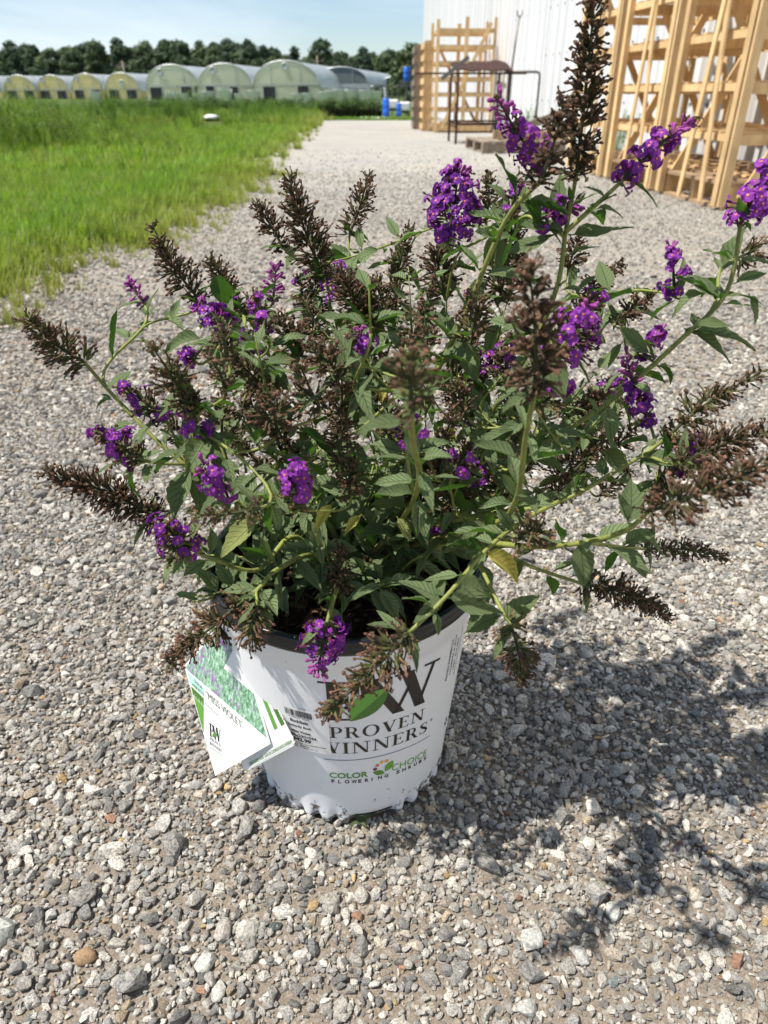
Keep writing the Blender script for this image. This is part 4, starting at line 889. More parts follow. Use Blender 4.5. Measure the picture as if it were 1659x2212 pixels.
# leaf: grey green above, felted pale below, netted veins
def leaf_material(name, top, under, vein, tr=.22, spots=None):
    m = mat(name, top, .7, .10); n, l = nodes(m); uv = attr(m, 'luv').outputs['Vector']; sx = n.new('ShaderNodeSeparateXYZ'); l.new(uv, sx.inputs[0])
    au = math_(m, 'ABSOLUTE', sx.outputs[0]); v = sx.outputs[1]
    s_ = math_(m, 'FRACT', math_(m, 'SUBTRACT', math_(m, 'MULTIPLY', v, 8.0), math_(m, 'MULTIPLY', au, 1.9)))
    line = math_(m, 'ABSOLUTE', math_(m, 'SUBTRACT', s_, .5)); lat = ramp(m, line, [(.0, 1.0), (.10, .0)]); mid = ramp(m, au, [(.0, 1.0), (.09, .0)])
    ve = math_(m, 'MAXIMUM', math_(m, 'MULTIPLY', lat, .8), mid); nn = tex(m, 'noise', 260, 4, .6); big = tex(m, 'noise', 40, 2, .5); oi = n.new('ShaderNodeObjectInfo')
    c = mix(m, 1, top, ramp(m, nn.outputs[0], [(.3, .8), (.7, 1.2)]), 'MULTIPLY'); c = mix(m, 1, c, ramp(m, oi.outputs['Random'], [(0, (.7, .75, .8)), (.6, (1.05, 1.05, 1.0)), (1, (1.9, 1.75, 1.1))]), 'MULTIPLY')
    if spots: c = mix(m, ramp(m, big.outputs[0], [(.52, .0), (.62, 1.0)]), c, spots)
    c = mix(m, math_(m, 'MULTIPLY', ve, .75), c, vein); g = n.new('ShaderNodeNewGeometry'); c = mix(m, g.outputs['Backfacing'], c, under); setc(m, c)
    h = math_(m, 'ADD', math_(m, 'MULTIPLY', ve, -.8), math_(m, 'MULTIPLY', nn.outputs[0], .35)); bump(m, h, 1.0, .0014); translucent(m, mix(m, 1, c, (1.25, 1.4, .55), 'MULTIPLY'), tr); return m
M_leaf = leaf_material('green_leaf', (.058, .128, .034), (.16, .21, .10), (.14, .23, .075), .26); M_yel = leaf_material('yellow_leaf', (.52, .42, .035), (.55, .48, .12), (.38, .26, .03), .3, (.36, .22, .03)); M_yg = leaf_material('yellowing_leaf', (.24, .28, .04), (.30, .33, .12), (.32, .35, .08), .3, (.12, .19, .05)); M_dry = leaf_material('dry_leaf', (.30, .19, .10), (.33, .24, .15), (.2, .12, .07), .1)
def leaf_mesh(wr, curl, fold, seed, mt=None, wav=.02, tw=0.0):
    r = random.Random(seed); n = 11; V = []; F = []; UV = []
    for i in range(n + 1):
        t = i / n; w = wr * .5 * (math.sin(math.pi * t ** .78) ** .9 + .02) * (1 - .25 * t) * 1.15
        if 0 < i < n: w *= 1 + (.05 if i % 2 else -.05)
        z0 = -curl * t * t; x = t * (1 - .12 * curl * t)
        ca, sa = math.cos(tw * t), math.sin(tw * t)
        for u in (-1, -.5, 0, .5, 1):
            yy_, zz_ = w * u, fold * w * abs(u) ** 1.2 + wav * math.sin(t * 9 + u * 2 + seed) * abs(u)
            V.append((x + (.012 if abs(u) == 1 and i % 2 else 0), yy_ * ca - zz_ * sa, z0 + yy_ * sa + zz_ * ca)); UV.append((u, t))
    for i in range(n):
        for k in range(4): q = i * 5 + k; F.append((q, q + 1, q + 6, q + 5)[::-1])
    F = [f[::-1] for f in F]
    # little stalk
    o = len(V); 
    for x_, r_ in ((-.10, .014), (.0, .016), (.12, .008)):
        for k in range(4): a = k * math.pi / 2; V.append((x_, r_ * math.cos(a), r_ * math.sin(a) - .006)); UV.append((0, 0))
    for i in range(2):
        for k in range(4): F.append((o+i*4+k, o+i*4+(k+1) % 4, o+(i+1)*4+(k+1) % 4, o+(i+1)*4+k))
    return mkmesh('leaf', V, F, mt or M_leaf, smooth=True, uv=np.array(UV))
LEAVES = [leaf_mesh(.31 + .035 * (i % 6), (.05, .2, .38, .12, -.08)[i % 5], (.25, .5, .8, .4)[i % 4], i, wav=.015 + .012 * (i % 4), tw=(0, .5, -.4, .2, -.7)[i % 5]) for i in range(16)]; WIDE = [leaf_mesh(.50, .12, .3, 30), leaf_mesh(.47, .25, .4, 31)]; SLIM = [leaf_mesh(.26, .22, .5, 40), leaf_mesh(.22, .35, .6, 41)]
YEL = leaf_mesh(.36, .3, .5, 50, M_yel); YG = leaf_mesh(.4, .2, .5, 51, M_yg); DRY = leaf_mesh(.45, .5, .9, 52, M_dry)
leaf_list = []                                   # (matrix, mesh, size on screen)
def put_leaf(base, d, nrm, ln, me):
    d = d.normalized(); n_ = (nrm - d * nrm.dot(d)); n_ = n_.normalized() if n_.length > 1e-3 else d.orthogonal().normalized(); y_ = n_.cross(d)
    Mx = Matrix((d, y_, n_)).transposed().to_4x4(); Mx.translation = base; Mx = Mx @ Matrix.Diagonal((ln, ln, ln, 1))
    leaf_list.append((Mx, me, ln / max(.1, proj(base)[2])))
# purple floret pieces (built facing +z at the origin, tube below)
def floret_mesh(seed):
    r = random.Random(seed); V = []; F = []; MI = []
    v, f = tube([(0, 0, -.0085), (.0003, 0, -.004), (0, 0, 0)], [.0005, .0007, .0009], 5, False); V += v; F += f; MI += [1] * len(f)
    v, f = tube([(0, 0, -.0105), (0, 0, -.0075)], [.0005, .0009], 5); o = len(V); V += v; F += [tuple(i + o for i in q) for q in f]; MI += [3] * len(f)
    for k in range(4):
        a = k * math.pi / 2 + r.uniform(-.12, .12); L_ = .0040 * r.uniform(.85, 1.12); w = .0024 * r.uniform(.9, 1.1); tip = r.uniform(-.0014, .0006); o = len(V)
        loc = [(.0005, -.0006, 0), (.0005, .0006, 0), (L_ * .5, w * .82, .0007), (L_ * .5, -w * .82, .0007), (L_ * .85, w * .85, .0003 + tip * .5), (L_ * .85, -w * .85, .0003 + tip * .5), (L_ * 1.05, w * .35, tip), (L_ * 1.05, -w * .35, tip), (L_ * .55, 0, -.0001), (L_ * .95, 0, tip - .0004)]
        V += [(x * math.cos(a) - y * math.sin(a), x * math.sin(a) + y * math.cos(a), z) for x, y, z in loc]
        for q in ((0, 3, 8), (0, 8, 1), (1, 8, 2), (3, 5, 9), (3, 9, 8), (8, 9, 2), (2, 9, 4), (5, 7, 9), (9, 7, 6), (9, 6, 4)): F.append(tuple(o + i for i in q)); MI.append(0)
    o = len(V); V += [((.0008) * math.cos(k * 1.0472), .0008 * math.sin(k * 1.0472), .00035) for k in range(6)]; F.append(tuple(range(o, o + 6))); MI.append(2)
    return mkmesh('floret', V, F, [M_petal, M_tube, M_eye, M_stemcal], mi=MI)
M_stemcal = mat('green_calyx', (.10, .12, .05), .7)
FLOR = [floret_mesh(i) for i in range(5)]
def bud_mesh():
    V, F = tube([(0, 0, -.006), (0, 0, -.002), (0, 0, 0), (0, 0, .0012), (0, 0, .0018)], [.0005, .0006, .0011, .0012, .0005], 6); return mkmesh('bud', V, F, M_bud, smooth=True)
BUD = bud_mesh()
# spent floret: calyx, bent tube, dark shrivelled head
def spent_shape(seed):
    r = random.Random(seed); b = r.uniform(-.35, .35); V = []; F = []; C = []
    pts = [(0, 0, 0), (0, 0, .34), (b * .35, 0, .62), (b, r.uniform(-.1, .1), .86), (b * 1.35, 0, .98)]; rd = [.08, .15, .08, .06, .055]
    v, f = tube(pts, rd, 4, False); V += [tuple(q) for q in v]; F += f; C += [0] * 4 + [.25] * 4 + [.7] * 4 + [.95] * 4 + [1] * 4
    o = len(V); c = Vector(pts[-1]); R = r.uniform(.125, .215)
    for i, (dx, dy, dz) in enumerate(((1, 0, .1), (0, 1, -.1), (-1, 0, .15), (0, -1, -.05), (0, 0, 1), (0, 0, -.8))): k = R * r.uniform(.7, 1.4); V.append((c.x + dx * k, c.y + dy * k, c.z + dz * k)); C.append(1)
    F += [tuple(o + i for i in q) for q in ((0, 1, 4), (1, 2, 4), (2, 3, 4), (3, 0, 4), (1, 0, 5), (2, 1, 5), (3, 2, 5), (0, 3, 5))]
    return np.array(V), F, np.array(C)
SPENT = [spent_shape(i) for i in range(7)]
stems = []                                       # list of dicts: pts, radii
def bez(a, b, c, d, n):
    return [a * ((1-t)**3) + b * (3*t*(1-t)**2) + c * (3*t*t*(1-t)) + d * (t**3) for t in [i / n for i in range(n + 1)]]
def catmull(P, n=6):
    out = []
    for i in range(len(P) - 1):
        p0, p1, p2, p3 = P[max(i-1, 0)], P[i], P[i+1], P[min(i+2, len(P)-1)]
        for k in range(n):
            t = k / n; out.append(.5 * ((2*p1) + (p2-p0)*t + (2*p0-5*p1+4*p2-p3)*t*t + (3*p1-p0-3*p2+p3)*t**3))
    return out + [P[-1]]
GREEN, OLIVE, WOODY = np.array((.24, .265, .062)), np.array((.135, .15, .05)), np.array((.085, .048, .03))
def make_stem(pts, r0, r1, woody, name='stem'):
    n = len(pts); rad = [r0 + (r1 - r0) * i / (n - 1) for i in range(n)]
    V, F = tube(pts, rad, 7); C = []
    for i in range(n):
        t = i / (n - 1); k = max(0, min(1, (woody - t) / .12 + .5)) if woody > 0 else 0
        c = GREEN * (1 - t * .45) + OLIVE * t * .45; c = c * (1 - k) + WOODY * k; C += [c * random.uniform(.9, 1.1)] * 7
    o = mkobj(name, V, F, M_stem, e_sh, world=True, smooth=True, cols=np.array(C)); stems.append((pts, r0, r1)); return o
def perp(d):
    u = d.orthogonal().normalized(); return u, d.cross(u).normalized()
UP = Vector((0, 0, 1))
def leaves_along(pts, t0, t1, gap, l0, l1, prob=1.0):
    L_ = [0]
    for i in range(len(pts) - 1): L_.append(L_[-1] + (pts[i+1] - pts[i]).length)
    T = L_[-1]; s_ = T * t0 + random.uniform(0, gap * .5); k = random.randrange(2)
    while s_ < T * t1:
        i = max(j for j in range(len(L_)) if L_[j] <= s_); i = min(i, len(pts) - 2); f = (s_ - L_[i]) / max(1e-6, L_[i+1] - L_[i]); p = pts[i].lerp(pts[i+1], f); d = (pts[i+1] - pts[i]).normalized()
        side = d.cross(UP); side = side.normalized() if side.length > .1 else Vector((1, 0, 0)); oth = side.cross(d).normalized(); ax = side if k % 2 == 0 else (side * .35 + oth).normalized(); fr = s_ / T
        for sg in (-1, 1):
            if random.random() > prob: continue
            v = ax * sg; ln = random.uniform(l0, l1) * (1.05 - .45 * fr); dd = (v + d * random.uniform(.25, .75) + Vector((0, 0, random.uniform(-.3, .12)))).normalized()
            nr = (UP + d * random.uniform(-.3, .3) + Vector((random.uniform(-.45, .45), random.uniform(-.5, .2), 0))).normalized()
            put_leaf(p + dd * .004, dd, nr, ln, random.choice(LEAVES if random.random() < .8 else SLIM))
            if random.random() < .35:               # young pair in the axil
                for q in (-1, 1):
                    d2 = (dd * .5 + d * .8 + side * q * .5).normalized(); put_leaf(p + d2 * .004, d2, UP, ln * random.uniform(.28, .45), random.choice(LEAVES))
        k += 1; s_ += gap * random.uniform(.75, 1.25)
fl_count = 0; bloom = []
def spike(base, tip, w, kind, dens=1.0, name=None, red=.3):
    """one flower spike: axis, whorls of spent florets (one mesh) and living florets as sub-parts"""
    global fl_count
    ax = tip - base; L_ = ax.length; d = ax.normalized(); u, v = perp(d); bend = u * random.uniform(-.06, .06) * L_ + v * random.uniform(-.06, .06) * L_
    cen = lambda t: base + ax * t + bend * math.sin(math.pi * t)
    apts = [cen(i / 8) for i in range(9)]; V, F = tube(apts, [.0013 - .0008 * i / 8 for i in range(9)], 5); V = [np.array(q) for q in V]; C = [np.array((.05, .055, .025))] * len(V)
    VV = [np.array(V)]; FF = list(F); CC = list(C); no = len(V); live = []
    t = 0.0; wh = 0; rw = w / 2
    stage = random.uniform(.6, 1.5)
    while t < 1.0:
        if random.random() < .05 and kind in 'BM' and t > .1: t += .006 / L_; wh += 1; continue
        pr = (.82 + .25 * math.sin(min(1, t * 3) * 1.57)) * (1 - .55 * max(0, t - .35) / .65)
        R = rw * pr * random.uniform(.85, 1.2) * (.92 if kind in 'PQT' else 1.12); c = cen(t); a0 = (wh % 2) * math.pi / 2 + random.uniform(-.3, .3)
        livef = 0.0
        if kind == 'P': livef = .95 if t < .8 else .45
        elif kind == 'Q': livef = .85 if t < .62 else .0       # purple at base, buds / brown above
        elif kind == 'M': livef = .22
        elif kind == 'T': livef = .75 if t > .5 else .05       # purple near the tip
        nfl = int(max(7, (13 if kind in 'PQ' else 21) * dens * (R / .013)))
        for k in range(nfl):
            a = a0 + (0 if k % 2 else math.pi) + random.gauss(0, .55); rad = u * math.cos(a) + v * math.sin(a); el = random.uniform(-.35, .75) + .55 * t; dr = (rad * math.cos(el) + d * math.sin(el)).normalized()
            st = c + rad * R * random.uniform(.08, .35) + d * random.uniform(-.002, .004); ln = R * random.uniform(.55, .95)
            if kind == 'K' or (kind in 'PQ' and t > (.8 if kind == 'P' else .62) and random.random() < .75): live.append((st, dr, ln, BUD)); continue
            if random.random() < livef:
                if k % 2 == 0 or kind != 'P' or random.random() < .35: live.append((st, dr, ln, None))
                continue
            sv, sf, scol = random.choice(SPENT); s3 = np.array((.0062, .0062, 1)) * random.uniform(.9, 1.25); p1, p2 = perp(dr); ro = random.uniform(0, 6.28); q1 = p1 * math.cos(ro) + p2 * math.sin(ro); q2 = dr.cross(q1)
            ln2 = max(.0045, min(ln, .0105)); st2 = st + dr * max(0, ln - ln2)
            X = np.outer(sv[:, 0] * s3[0], q1) + np.outer(sv[:, 1] * s3[1], q2) + np.outer(sv[:, 2] * ln2, dr) + np.array(st2)
            if ln > ln2 + .002:                     # little stalk back to the axis
                so = no; p_a, p_b = np.array(st), np.array(st2); q_ = np.array(q1) * .0005; VV.append(np.array([p_a - q_, p_a + q_, p_b + q_, p_b - q_])); FF.append((so, so+1, so+2, so+3)); CC += [np.array((.05, .06, .025))] * 4; no += 4
            VV.append(X); FF += [tuple(i + no for i in f) for f in sf]; no += len(sv)
            g_ = np.array((.062, .066 * stage ** .5, .022)) * stage * random.uniform(.6, 1.35); b_ = (np.array((.145, .074, .045)) if random.random() < red else np.array((.082, .048, .030))) * random.uniform(.6, 1.4)
            CC += [g_ * (1 - q) + b_ * q for q in scol]
        wh += 1; t += (.0058 if kind != 'P' else .006) / L_ * random.uniform(.75, 1.25) * (1.15 - .45 * t)
    nm = {'B': 'spent_spike', 'K': 'bud_spike'}.get(kind, 'flower_spike')
    o = mkobj(nm, np.concatenate(VV), FF, M_spent, e_sh, world=True, cols=np.array(CC))
    if kind in 'PQT': o['label'] = 'violet flower spike with open florets'
    elif kind == 'M': o['label'] = 'mostly spent spike with a few violet florets'
    elif kind == 'K': o['label'] = 'unopened pinkish mauve flower bud spike'
    for st, dr, ln, me in live:
        bl = me or random.choice(FLOR)
        p1, p2 = perp(dr); Mx = Matrix((p1, p2, dr)).transposed().to_4x4(); Mx.translation = st + dr * max(.003, ln); s_ = random.uniform(.8, 1.15) * (1 if me else .92); bloom.append((o, bl, Mx @ Matrix.Diagonal((s_, s_, s_, 1)), proj(st)[2])); fl_count += 1
    return o

# kind, base px, tip px, distance ahead (base, tip), width px, density, explicit path
SPK = [
 ('B', 1245, 378, 1289, -45, .46, .44, 84, 1.25), ('B', 1165, 395, 1216, 225, .43, .42, 78, 1.0), ('Q', 1172, 352, 1072, 203, .45, .43, 80, .8), ('Q', 1347, 388, 1489, 262, .45, .46, 62, .8),
 ('P', 966, 522, 992, 364, .52, .53, 108, 1.5), ('P', 1600, 482, 1690, 325, .45, .46, 82, 1.0), ('P', 1456, 632, 1449, 530, .50, .51, 66, 1.2), ('M', 1205, 765, 1275, 655, .42, .43, 100, 1.0),
 ('P', 1225, 735, 1268, 665, .40, .40, 70, .7), ('B', 1252, 640, 1338, 572, .62, .64, 46, .9), ('B', 1228, 580, 1252, 512, .62, .62, 60, 1.0), ('B', 1155, 850, 1142, 578, .31, .30, 104, 1.0),
 ('B', 1078, 650, 1106, 430, .55, .55, 72, 1.0), ('B', 1050, 475, 1056, 385, .56, .56, 52, 1.1), ('M', 1105, 465, 1112, 385, .5, .5, 52, .8), ('Q', 1160, 475, 1245, 440, .46, .47, 66, .7),
 ('Q', 1402, 910, 1352, 768, .45, .46, 56, .6), ('P', 1375, 765, 1432, 715, .55, .57, 56, .9), ('B', 1330, 700, 1432, 625, .52, .53, 40, .9), ('B', 1440, 945, 1642, 806, .43, .42, 66, .9),
 ('B', 1470, 1000, 1690, 925, .40, .38, 84, 1.0), ('B', 1400, 1105, 1700, 985, .31, .28, 100, .9), ('T', 1405, 1085, 1512, 955, .42, .43, 52, .7), ('B', 1395, 1186, 1566, 1206, .45, .47, 42, 1.0),
 ('B', 1262, 1262, 1440, 1332, .43, .43, 60, 1.05), ('B', 1103, 1350, 1127, 1475, .36, .35, 70, 1.1), ('T', 1165, 880, 1225, 828, .42, .42, 80, .8), ('B', 1120, 1165, 1175, 1140, .36, .35, 90, .7),
 ('B', 975, 1090, 955, 1000, .44, .44, 96, 1.0), ('B', 888, 890, 896, 748, .27, .26, 88, .95), ('B', 856, 690, 886, 492, .60, .61, 62, .8), ('B', 756, 505, 797, 375, .66, .68, 58, .8),
 ('B', 700, 600, 625, 385, .58, .60, 78, 1.0), ('B', 612, 535, 545, 428, .60, .62, 54, 1.0), ('B', 428, 645, 332, 492, .57, .58, 62, 1.0), ('B', 512, 660, 456, 562, .58, .59, 60, 1.0),
 ('K', 312, 655, 278, 602, .57, .58, 28, .8), ('K', 590, 650, 596, 572, .60, .61, 34, .8), ('P', 492, 705, 430, 662, .50, .50, 72, .8), ('M', 520, 672, 535, 650, .55, .55, 56, .6),
 ('B', 182, 782, 62, 690, .50, .49, 78, 1.2), ('B', 398, 872, 332, 755, .41, .40, 76, 1.0), ('M', 352, 905, 266, 838, .46, .45, 54, .9), ('M', 296, 988, 198, 930, .43, .42, 60, .9),
 ('P', 440, 945, 402, 890, .42, .41, 78, .7), ('P', 488, 1055, 440, 1010, .39, .375, 92, .8), ('T', 642, 1100, 642, 1005, .37, .36, 80, .9), ('B', 332, 1118, 105, 1026, .45, .43, 80, 1.1),
 ('B', 265, 1000, 225, 940, .44, .44, 30, .6), ('M', 410, 1185, 342, 1130, .41, .40, 74, .9), ('B', 560, 1098, 425, 1112, .35, .33, 54, .95), ('B', 525, 1298, 362, 1432, .385, .36, 80, 1.15),
 ('B', 556, 1310, 545, 1392, .375, .365, 74, .9), ('P', 706, 1345, 690, 1440, .375, .36, 98, 1.4), ('B', 884, 1366, 712, 1535, .30, .275, 90, .95), ('B', 592, 850, 500, 765, .44, .43, 56, 1.1),
 ('B', 645, 770, 606, 690, .47, .47, 80, 1.0), ('B', 735, 812, 672, 752, .42, .41, 70, .9), ('B', 600, 930, 580, 850, .40, .39, 84, .8), ('B', 480, 940, 478, 870, .45, .45, 70, .8),
 ('B', 800, 700, 735, 600, .52, .53, 88, 1.0), ('B', 826, 690, 815, 610, .55, .56, 70, .9), ('Q', 790, 770, 775, 715, .46, .46, 60, .8), ('M', 545, 770, 535, 730, .47, .47, 46, .8),
 ('P', 420, 780, 402, 758, .48, .48, 46, .7), ('M', 735, 640, 722, 570, .56, .57, 54, .7), ('M', 655, 650, 648, 590, .58, .58, 50, .7), ('B', 728, 1275, 732, 1185, .42, .415, 54, 1.1),
 ('P', 945, 1175, 930, 1145, .47, .47, 60, .8), ('M', 880, 960, 885, 900, .40, .40, 60, .6), ('M', 1090, 830, 1090, 760, .47, .47, 70, .7), ('B', 1015, 730, 1030, 640, .45, .45, 84, .8),
 ('B', 1010, 900, 985, 830, .44, .44, 70, .7), ('M', 1020, 1060, 1050, 980, .46, .47, 50, .6), ('B', 1100, 1075, 1050, 1040, .50, .50, 60, 1.0), ('B', 735, 930, 712, 880, .45, .45, 46, .7),
 ('M', 1470, 1010, 1500, 950, .45, .46, 70, .7), ('B', 385, 1180, 360, 1205, .40, .395, 60, .9), ('B', 700, 720, 660, 650, .50, .51, 56, .9), ('B', 520, 900, 545, 820, .46, .46, 54, .7), ('B', 1590, 560, 1640, 540, .5, .5, 80, .8),
 ('B', 960, 640, 940, 540, .53, .54, 90, .8)]
PATH = {  # explicit courses of the branches that show clearly: base px of the spike -> points (px, py, Y)
 (884, 1366): [(1206, 1084, .41), (1137, 1121, .385), (1056, 1182, .35), (962, 1290, .315)],
 (1440, 945): [(930, 1140, .47), (1060, 1110, .44), (1206, 1084, .415), (1376, 990, .42)],
 (1400, 1105): [(960, 1160, .45), (1080, 1175, .39), (1165, 1181, .365), (1266, 1171, .34), (1351, 1146, .32)],
 (1395, 1186): [(1266, 1171, .40), (1330, 1180, .43)], (1262, 1262): [(960, 1140, .47), (1060, 1180, .45), (1150, 1225, .435)], (1103, 1350): [(1000, 1170, .43), (1040, 1230, .395), (1080, 1310, .37)],
 (1600, 482): [(900, 1100, .49), (1100, 1000, .47), (1300, 880, .46), (1480, 725, .455), (1570, 630, .45)],
 (1245, 378): [(880, 1090, .50), (1010, 960, .49), (1130, 780, .47), (1200, 630, .46), (1222, 500, .46)],
 (1165, 395): [(850, 1080, .50), (905, 890, .48), (1000, 690, .46), (1090, 480, .44)],
 (1347, 388): [(1222, 500, .455), (1290, 440, .45)], (1155, 850): [(900, 1110, .46), (1060, 1130, .40), (1115, 1080, .355), (1135, 950, .325)],
 (182, 782): [(700, 1120, .50), (480, 1050, .47), (370, 980, .475), (250, 860, .495)], (888, 890): [(870, 1120, .46), (905, 1040, .36), (893, 960, .30)],
 (525, 1298): [(690, 1200, .46), (600, 1230, .41), (560, 1270, .39)], (410, 1185): [(640, 1160, .47), (560, 1230, .43), (480, 1215, .415)], (706, 1345): [(740, 1230, .45), (722, 1290, .40)]}
DONE = []
def main_path(base, dirn):
    tgt = base; best = None
    c0 = (tgt - SOIL).length * .80
    for pts, r0, r1 in DONE:
        n = len(pts)
        for i in range(int(n * .22), int(n * .85)):
            q = pts[i]; dv = tgt - q; L_ = dv.length
            if L_ < .015: continue
            tg = (pts[i + 1] - pts[i]).normalized() if i + 1 < n else dirn
            if dv.normalized().dot(tg) < .45: continue
            cost = L_ + .02
            if cost < c0 and (best is None or cost < best[0]): best = (cost, q, tg, r0 + (r1 - r0) * i / n)
    if best:
        q, tg, rr = best[1], best[2], best[3]; L_ = (tgt - q).length
        return bez(q, q + tg * L_ * .35, tgt - dirn * L_ * .35, tgt, 10), min(rr * .75, .0017), .0011, 0
    a = random.uniform(0, 6.28); q = SOIL + Vector((.018 * math.cos(a), .018 * math.sin(a), -.004)); L_ = (tgt - q).length; hz = (tgt - q); hz.z = 0
    d0 = (Vector((0, 0, 1)) * .7 + (tgt - q).normalized()).normalized()
    return bez(q, q + d0 * L_ * .4, tgt - dirn * L_ * .3, tgt, 14), .0022, .0011, .2
order = sorted(SPK, key=lambda s: -((at(s[1], s[2], s[5]) - SOIL).length + (1 if (s[1], s[2]) in PATH else 0)))
for (kd, bx, by, tx, ty, Yb, Yt, w, dn) in order:
    b, t = at(bx, by, Yb), at(tx, ty, Yt); dirn = (t - b).normalized(); dep = proj((b + t) / 2)[2]; ww = w / FPX * dep
    if (bx, by) in PATH:
        pp = [at(*q) for q in PATH[(bx, by)]]; fromroot = proj(pp[0])[0] < 980 and (pp[0] - SOIL).length < .16
        if fromroot: pp = [SOIL + Vector((random.uniform(-.02, .02), random.uniform(-.02, .02), -.004))] + pp
        pts = catmull(pp + [b], 6); r0, r1, wd = (.0024, .0012, .15) if fromroot else (.0016, .0011, 0)
    else: pts, r0, r1, wd = main_path(b, dirn)
    make_stem(pts, r0, r1, wd); DONE.append((pts, r0, r1))
    big = (b - SOIL).length > .2
    leaves_along(pts, .18 if wd else .2, .97, .026, .023, .041, .9)
    # a pair of small leaves just under the spike
    u, v = perp(dirn)
    for sg in (-1, 1):
        if random.random() < .75: dd = (u * sg + dirn * .5).normalized(); put_leaf(b, dd, UP, random.uniform(.016, .028), random.choice(SLIM))
    spike(b, t, ww, kd, dn, red=.5 if Yb < .40 else .26)
# thin upright side branches that make the twiggy middle of the bush
rf = random.Random(77)
for k in range(104):
    bx, by = rf.uniform(400, 1330), rf.uniform(690, 1090)
    if ((bx - 820) / 560) ** 2 + ((by - 1130) / 470) ** 2 > 1: continue
    Y = rf.uniform(.40, .62); b = at(bx, by, Y); an = (bx - 800) / 620 * 1.0 + rf.uniform(-.3, .3); ln = rf.uniform(70, 130); t = at(bx + ln * math.sin(an), by - ln * math.cos(an), Y + rf.uniform(-.01, .02))
    dirn = (t - b).normalized(); pts, r0, r1, wd = main_path(b, dirn); make_stem(pts, r0 * .8, r1 * .9, wd, 'side_stem'); DONE.append((pts, r0, r1)); leaves_along(pts, .15, .98, .024, .022, .040, .92)
    if k % 3 != 2: spike(b, t, rf.uniform(40, 66) / FPX * proj(b)[2], 'B' if rf.random() < .82 else 'M', rf.uniform(.7, 1.0), red=.4)
    else: leaves_along([b, b.lerp(t, .5), t], .0, 1.0, .016, .016, .030, .95); make_stem([b, b.lerp(t, .5), t], r1 * .75, .0003, 0, 'side_stem')
# leafy shoots without flowers that fill the pot
for k in range(26):
    a = random.uniform(0, 6.28); r = random.uniform(.02, .12); q = SOIL + Vector((.5 * r * math.cos(a), .5 * r * math.sin(a), 0)); t = SOIL + Vector((r * math.cos(a) * 1.2, r * math.sin(a) * 1.2, random.uniform(.015, .12) * (1.2 - r * 4)))
    L_ = (t - q).length
    if L_ < .02: continue
    pts = bez(q, q + Vector((0, 0, L_ * .4)), t - (t - q) * .25, t, 7); make_stem(pts, .0013, .0009, 0 if k % 3 else .5, 'shoot'); leaves_along(pts, .15, 1.0, .018, .030, .046, .95)
n_auto = len(leaf_list)
def hero(bx, by, tx, ty, Yb, Yt, me, nr=(0, -.5, 1)): b, t = at(bx, by, Yb), at(tx, ty, Yt); put_leaf(b, t - b, Vector(nr), (t - b).length, me)
for h_ in [(950, 1293, 861, 1246, .32, .33, LEAVES[1]), (958, 1286, 912, 1238, .32, .35, LEAVES[2]), (955, 1294, 893, 1344, .318, .30, LEAVES[0]), (972, 1292, 1078, 1328, .32, .33, LEAVES[4]), (985, 1280, 1062, 1272, .33, .36, LEAVES[5]), (1078, 1330, 1002, 1366, .37, .36, LEAVES[3]), (1090, 1340, 1162, 1284, .37, .37, WIDE[0]),
           (868, 1368, 814, 1312, .30, .31, SLIM[0]), (1050, 1190, 1005, 1250, .35, .345, LEAVES[1]), (1066, 1178, 1010, 1150, .355, .37, LEAVES[6]), (905, 1080, 900, 1162, .40, .385, LEAVES[2]), (1360, 1128, 1366, 1030, .325, .34, WIDE[0]), (1385, 996, 1487, 986, .42, .415, WIDE[1]), (1252, 1175, 1266, 1272, .345, .335, WIDE[0]), (1345, 1190, 1412, 1246, .43, .42, WIDE[1]),
           (1552, 640, 1478, 592, .45, .455, WIDE[0]), (1240, 506, 1364, 500, .46, .465, LEAVES[4]), (1215, 500, 1120, 478, .455, .45, LEAVES[3]), (232, 838, 284, 798, .49, .49, LEAVES[0]), (372, 690, 385, 640, .52, .53, LEAVES[1]), (430, 730, 340, 742, .52, .515, LEAVES[2]), (1490, 715, 1600, 770, .455, .45, SLIM[0]), (1400, 760, 1330, 712, .46, .455, LEAVES[4]), (1310, 880, 1330, 960, .44, .43, WIDE[1]), (1210, 960, 1155, 990, .42, .41, WIDE[0]),
           (760, 570, 712, 520, .66, .66, WIDE[0]), (600, 640, 560, 660, .6, .6, LEAVES[1]), (1090, 430, 1060, 390, .46, .46, WIDE[1]), (1250, 440, 1265, 415, .45, .45, LEAVES[0]), (1060, 690, 1110, 705, .43, .42, WIDE[0]), (960, 660, 920, 650, .45, .44, LEAVES[3]),
           (1290, 450, 1358, 448, .45, .455, SLIM[1]), (1305, 425, 1268, 395, .45, .45, SLIM[0]), (1590, 610, 1659, 580, .45, .45, LEAVES[1]), (1480, 725, 1500, 700, .46, .46, LEAVES[2]), (1620, 640, 1640, 700, .46, .46, WIDE[0]), (1500, 715, 1659, 720, .455, .45, SLIM[1])]: hero(*h_)
for h_ in [(716, 1090, 672, 1146, .43, .42, YEL), (778, 1114, 740, 1150, .43, .42, YEL), (555, 1125, 462, 1200, .40, .39, YG), (835, 830, 815, 875, .50, .50, YEL), (860, 1120, 892, 1170, .45, .44, YG), (1052, 1195, 1152, 1252, .385, .39, YEL), (980, 920, 960, 985, .5, .5, YEL)]: hero(*h_)
for k in range(10): a = random.uniform(0, 6.28); r = random.uniform(.02, .095); put_leaf(SOIL + Vector((r * math.cos(a), r * math.sin(a), .006)), Vector((random.uniform(-1, 1), random.uniform(-1, 1), .15)), UP, random.uniform(.018, .03), DRY)
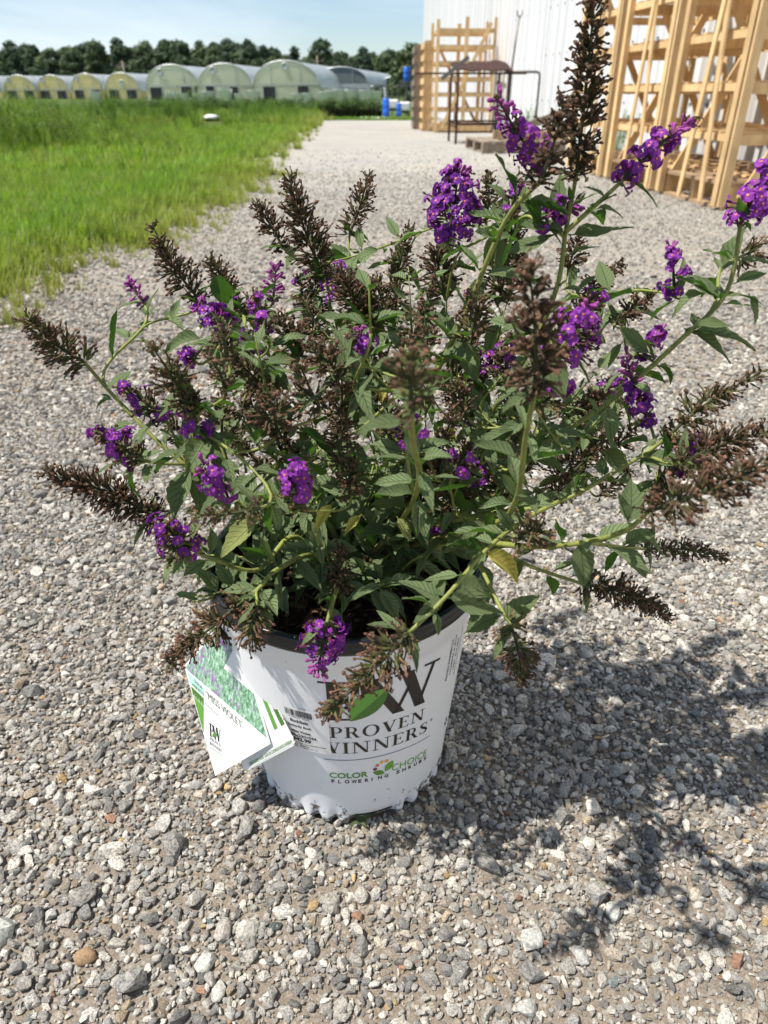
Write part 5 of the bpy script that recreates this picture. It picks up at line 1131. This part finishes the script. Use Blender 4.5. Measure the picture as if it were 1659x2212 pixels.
CLEAR = [(692, 1116, 62, .44), (757, 1132, 46, .44), (1098, 1224, 62, .40), (905, 1120, 30, .39)]
def blocks(q):
    if q[1] in (YEL, YG): return False
    c = q[0] @ Vector((.5, 0, 0)); x_, y_, d_ = proj(c)
    return any(abs(x_ - cx) < cr and abs(y_ - cy) < cr and c.y < cy_ for cx, cy, cr, cy_ in CLEAR)
heroes = set(id(q) for q in leaf_list[n_auto:]); leaf_list = [q for q in leaf_list if id(q) in heroes or not blocks(q)]
# likewise the 300 nearest florets and the buds stay single sub-parts, the other florets are one mass
bloom.sort(key=lambda q: q[3]); rest = [q for q in bloom if q[1] is not BUD][300:]; rid = set(id(q) for q in rest)
for q in bloom:
    if id(q) in rid: continue
    fl = link(bpy.data.objects.new('bud' if q[1] is BUD else 'floret', q[1]), q[0]); fl.matrix_basis = q[2]
V = []; F = []; MI = []; no = 0
for o_, me, Mx, d_ in rest:
    co = np.empty(len(me.vertices) * 3); me.vertices.foreach_get('co', co); A = np.array(Mx); V.append(co.reshape(-1, 3) @ A[:3, :3].T + A[:3, 3]); F += [tuple(i + no for i in p.vertices) for p in me.polygons]; MI += [p.material_index for p in me.polygons]; no += len(me.vertices)
mkobj('farther_florets', np.concatenate(V), F, [M_petal, M_tube, M_eye, M_stemcal], e_sh, world=True, mi=MI)['kind'] = 'stuff'
# the 300 leaves that show largest stay single; the rest are one mass
leaf_list.sort(key=lambda q: -q[2])
for Mx, me, s_ in leaf_list[:300]:
    o = link(bpy.data.objects.new('leaf', me), e_sh, True); o.matrix_basis = Mx
    if me is YEL: o['label'] = 'yellowed leaf with brown spots'
    elif me is YG: o['label'] = 'leaf turning yellow'
V = []; F = []; UV = []; MI = []; mats_ = [M_leaf, M_yel, M_yg, M_dry]; no = 0
for Mx, me, s_ in leaf_list[300:]:
    co = np.empty(len(me.vertices) * 3); me.vertices.foreach_get('co', co); co = co.reshape(-1, 3); A = np.array(Mx); V.append(co @ A[:3, :3].T + A[:3, 3])
    uv = np.empty(len(me.vertices) * 3); me.attributes['luv'].data.foreach_get('vector', uv); UV.append(uv.reshape(-1, 3)[:, :2]); F += [tuple(i + no for i in p.vertices) for p in me.polygons]; MI += [mats_.index(me.materials[0])] * len(me.polygons); no += len(co)
mkobj('small_leaves', np.concatenate(V), F, mats_, e_sh, world=True, smooth=True, uv=np.concatenate(UV), mi=MI)['kind'] = 'stuff'
print('leaves', len(leaf_list), 'florets', fl_count, 'stems', len(stems))
# seedling by the foot of the pot, and a grass shoot under it
e_w = empty('seedling', gnd(778, 1782, GZ), 0, 'tiny green seedling at the foot of the pot', 'seedling')
for a, l_ in ((0.3, .018), (2.2, .014), (3.9, .016), (5.3, .012)):
    o = link(bpy.data.objects.new('leaf', SLIM[0]), e_w); d = Vector((math.cos(a), math.sin(a), .8)).normalized(); n_ = (UP - d * d.z).normalized(); o.matrix_basis = Matrix.Translation((0, 0, .004)) @ Matrix((d, n_.cross(d), n_)).transposed().to_4x4() @ Matrix.Diagonal((l_, l_, l_, 1))
MB().tube([(0, 0, -.002), (0, 0, .006)], .0008, 5).build('stalk', M_stemcal, e_w)
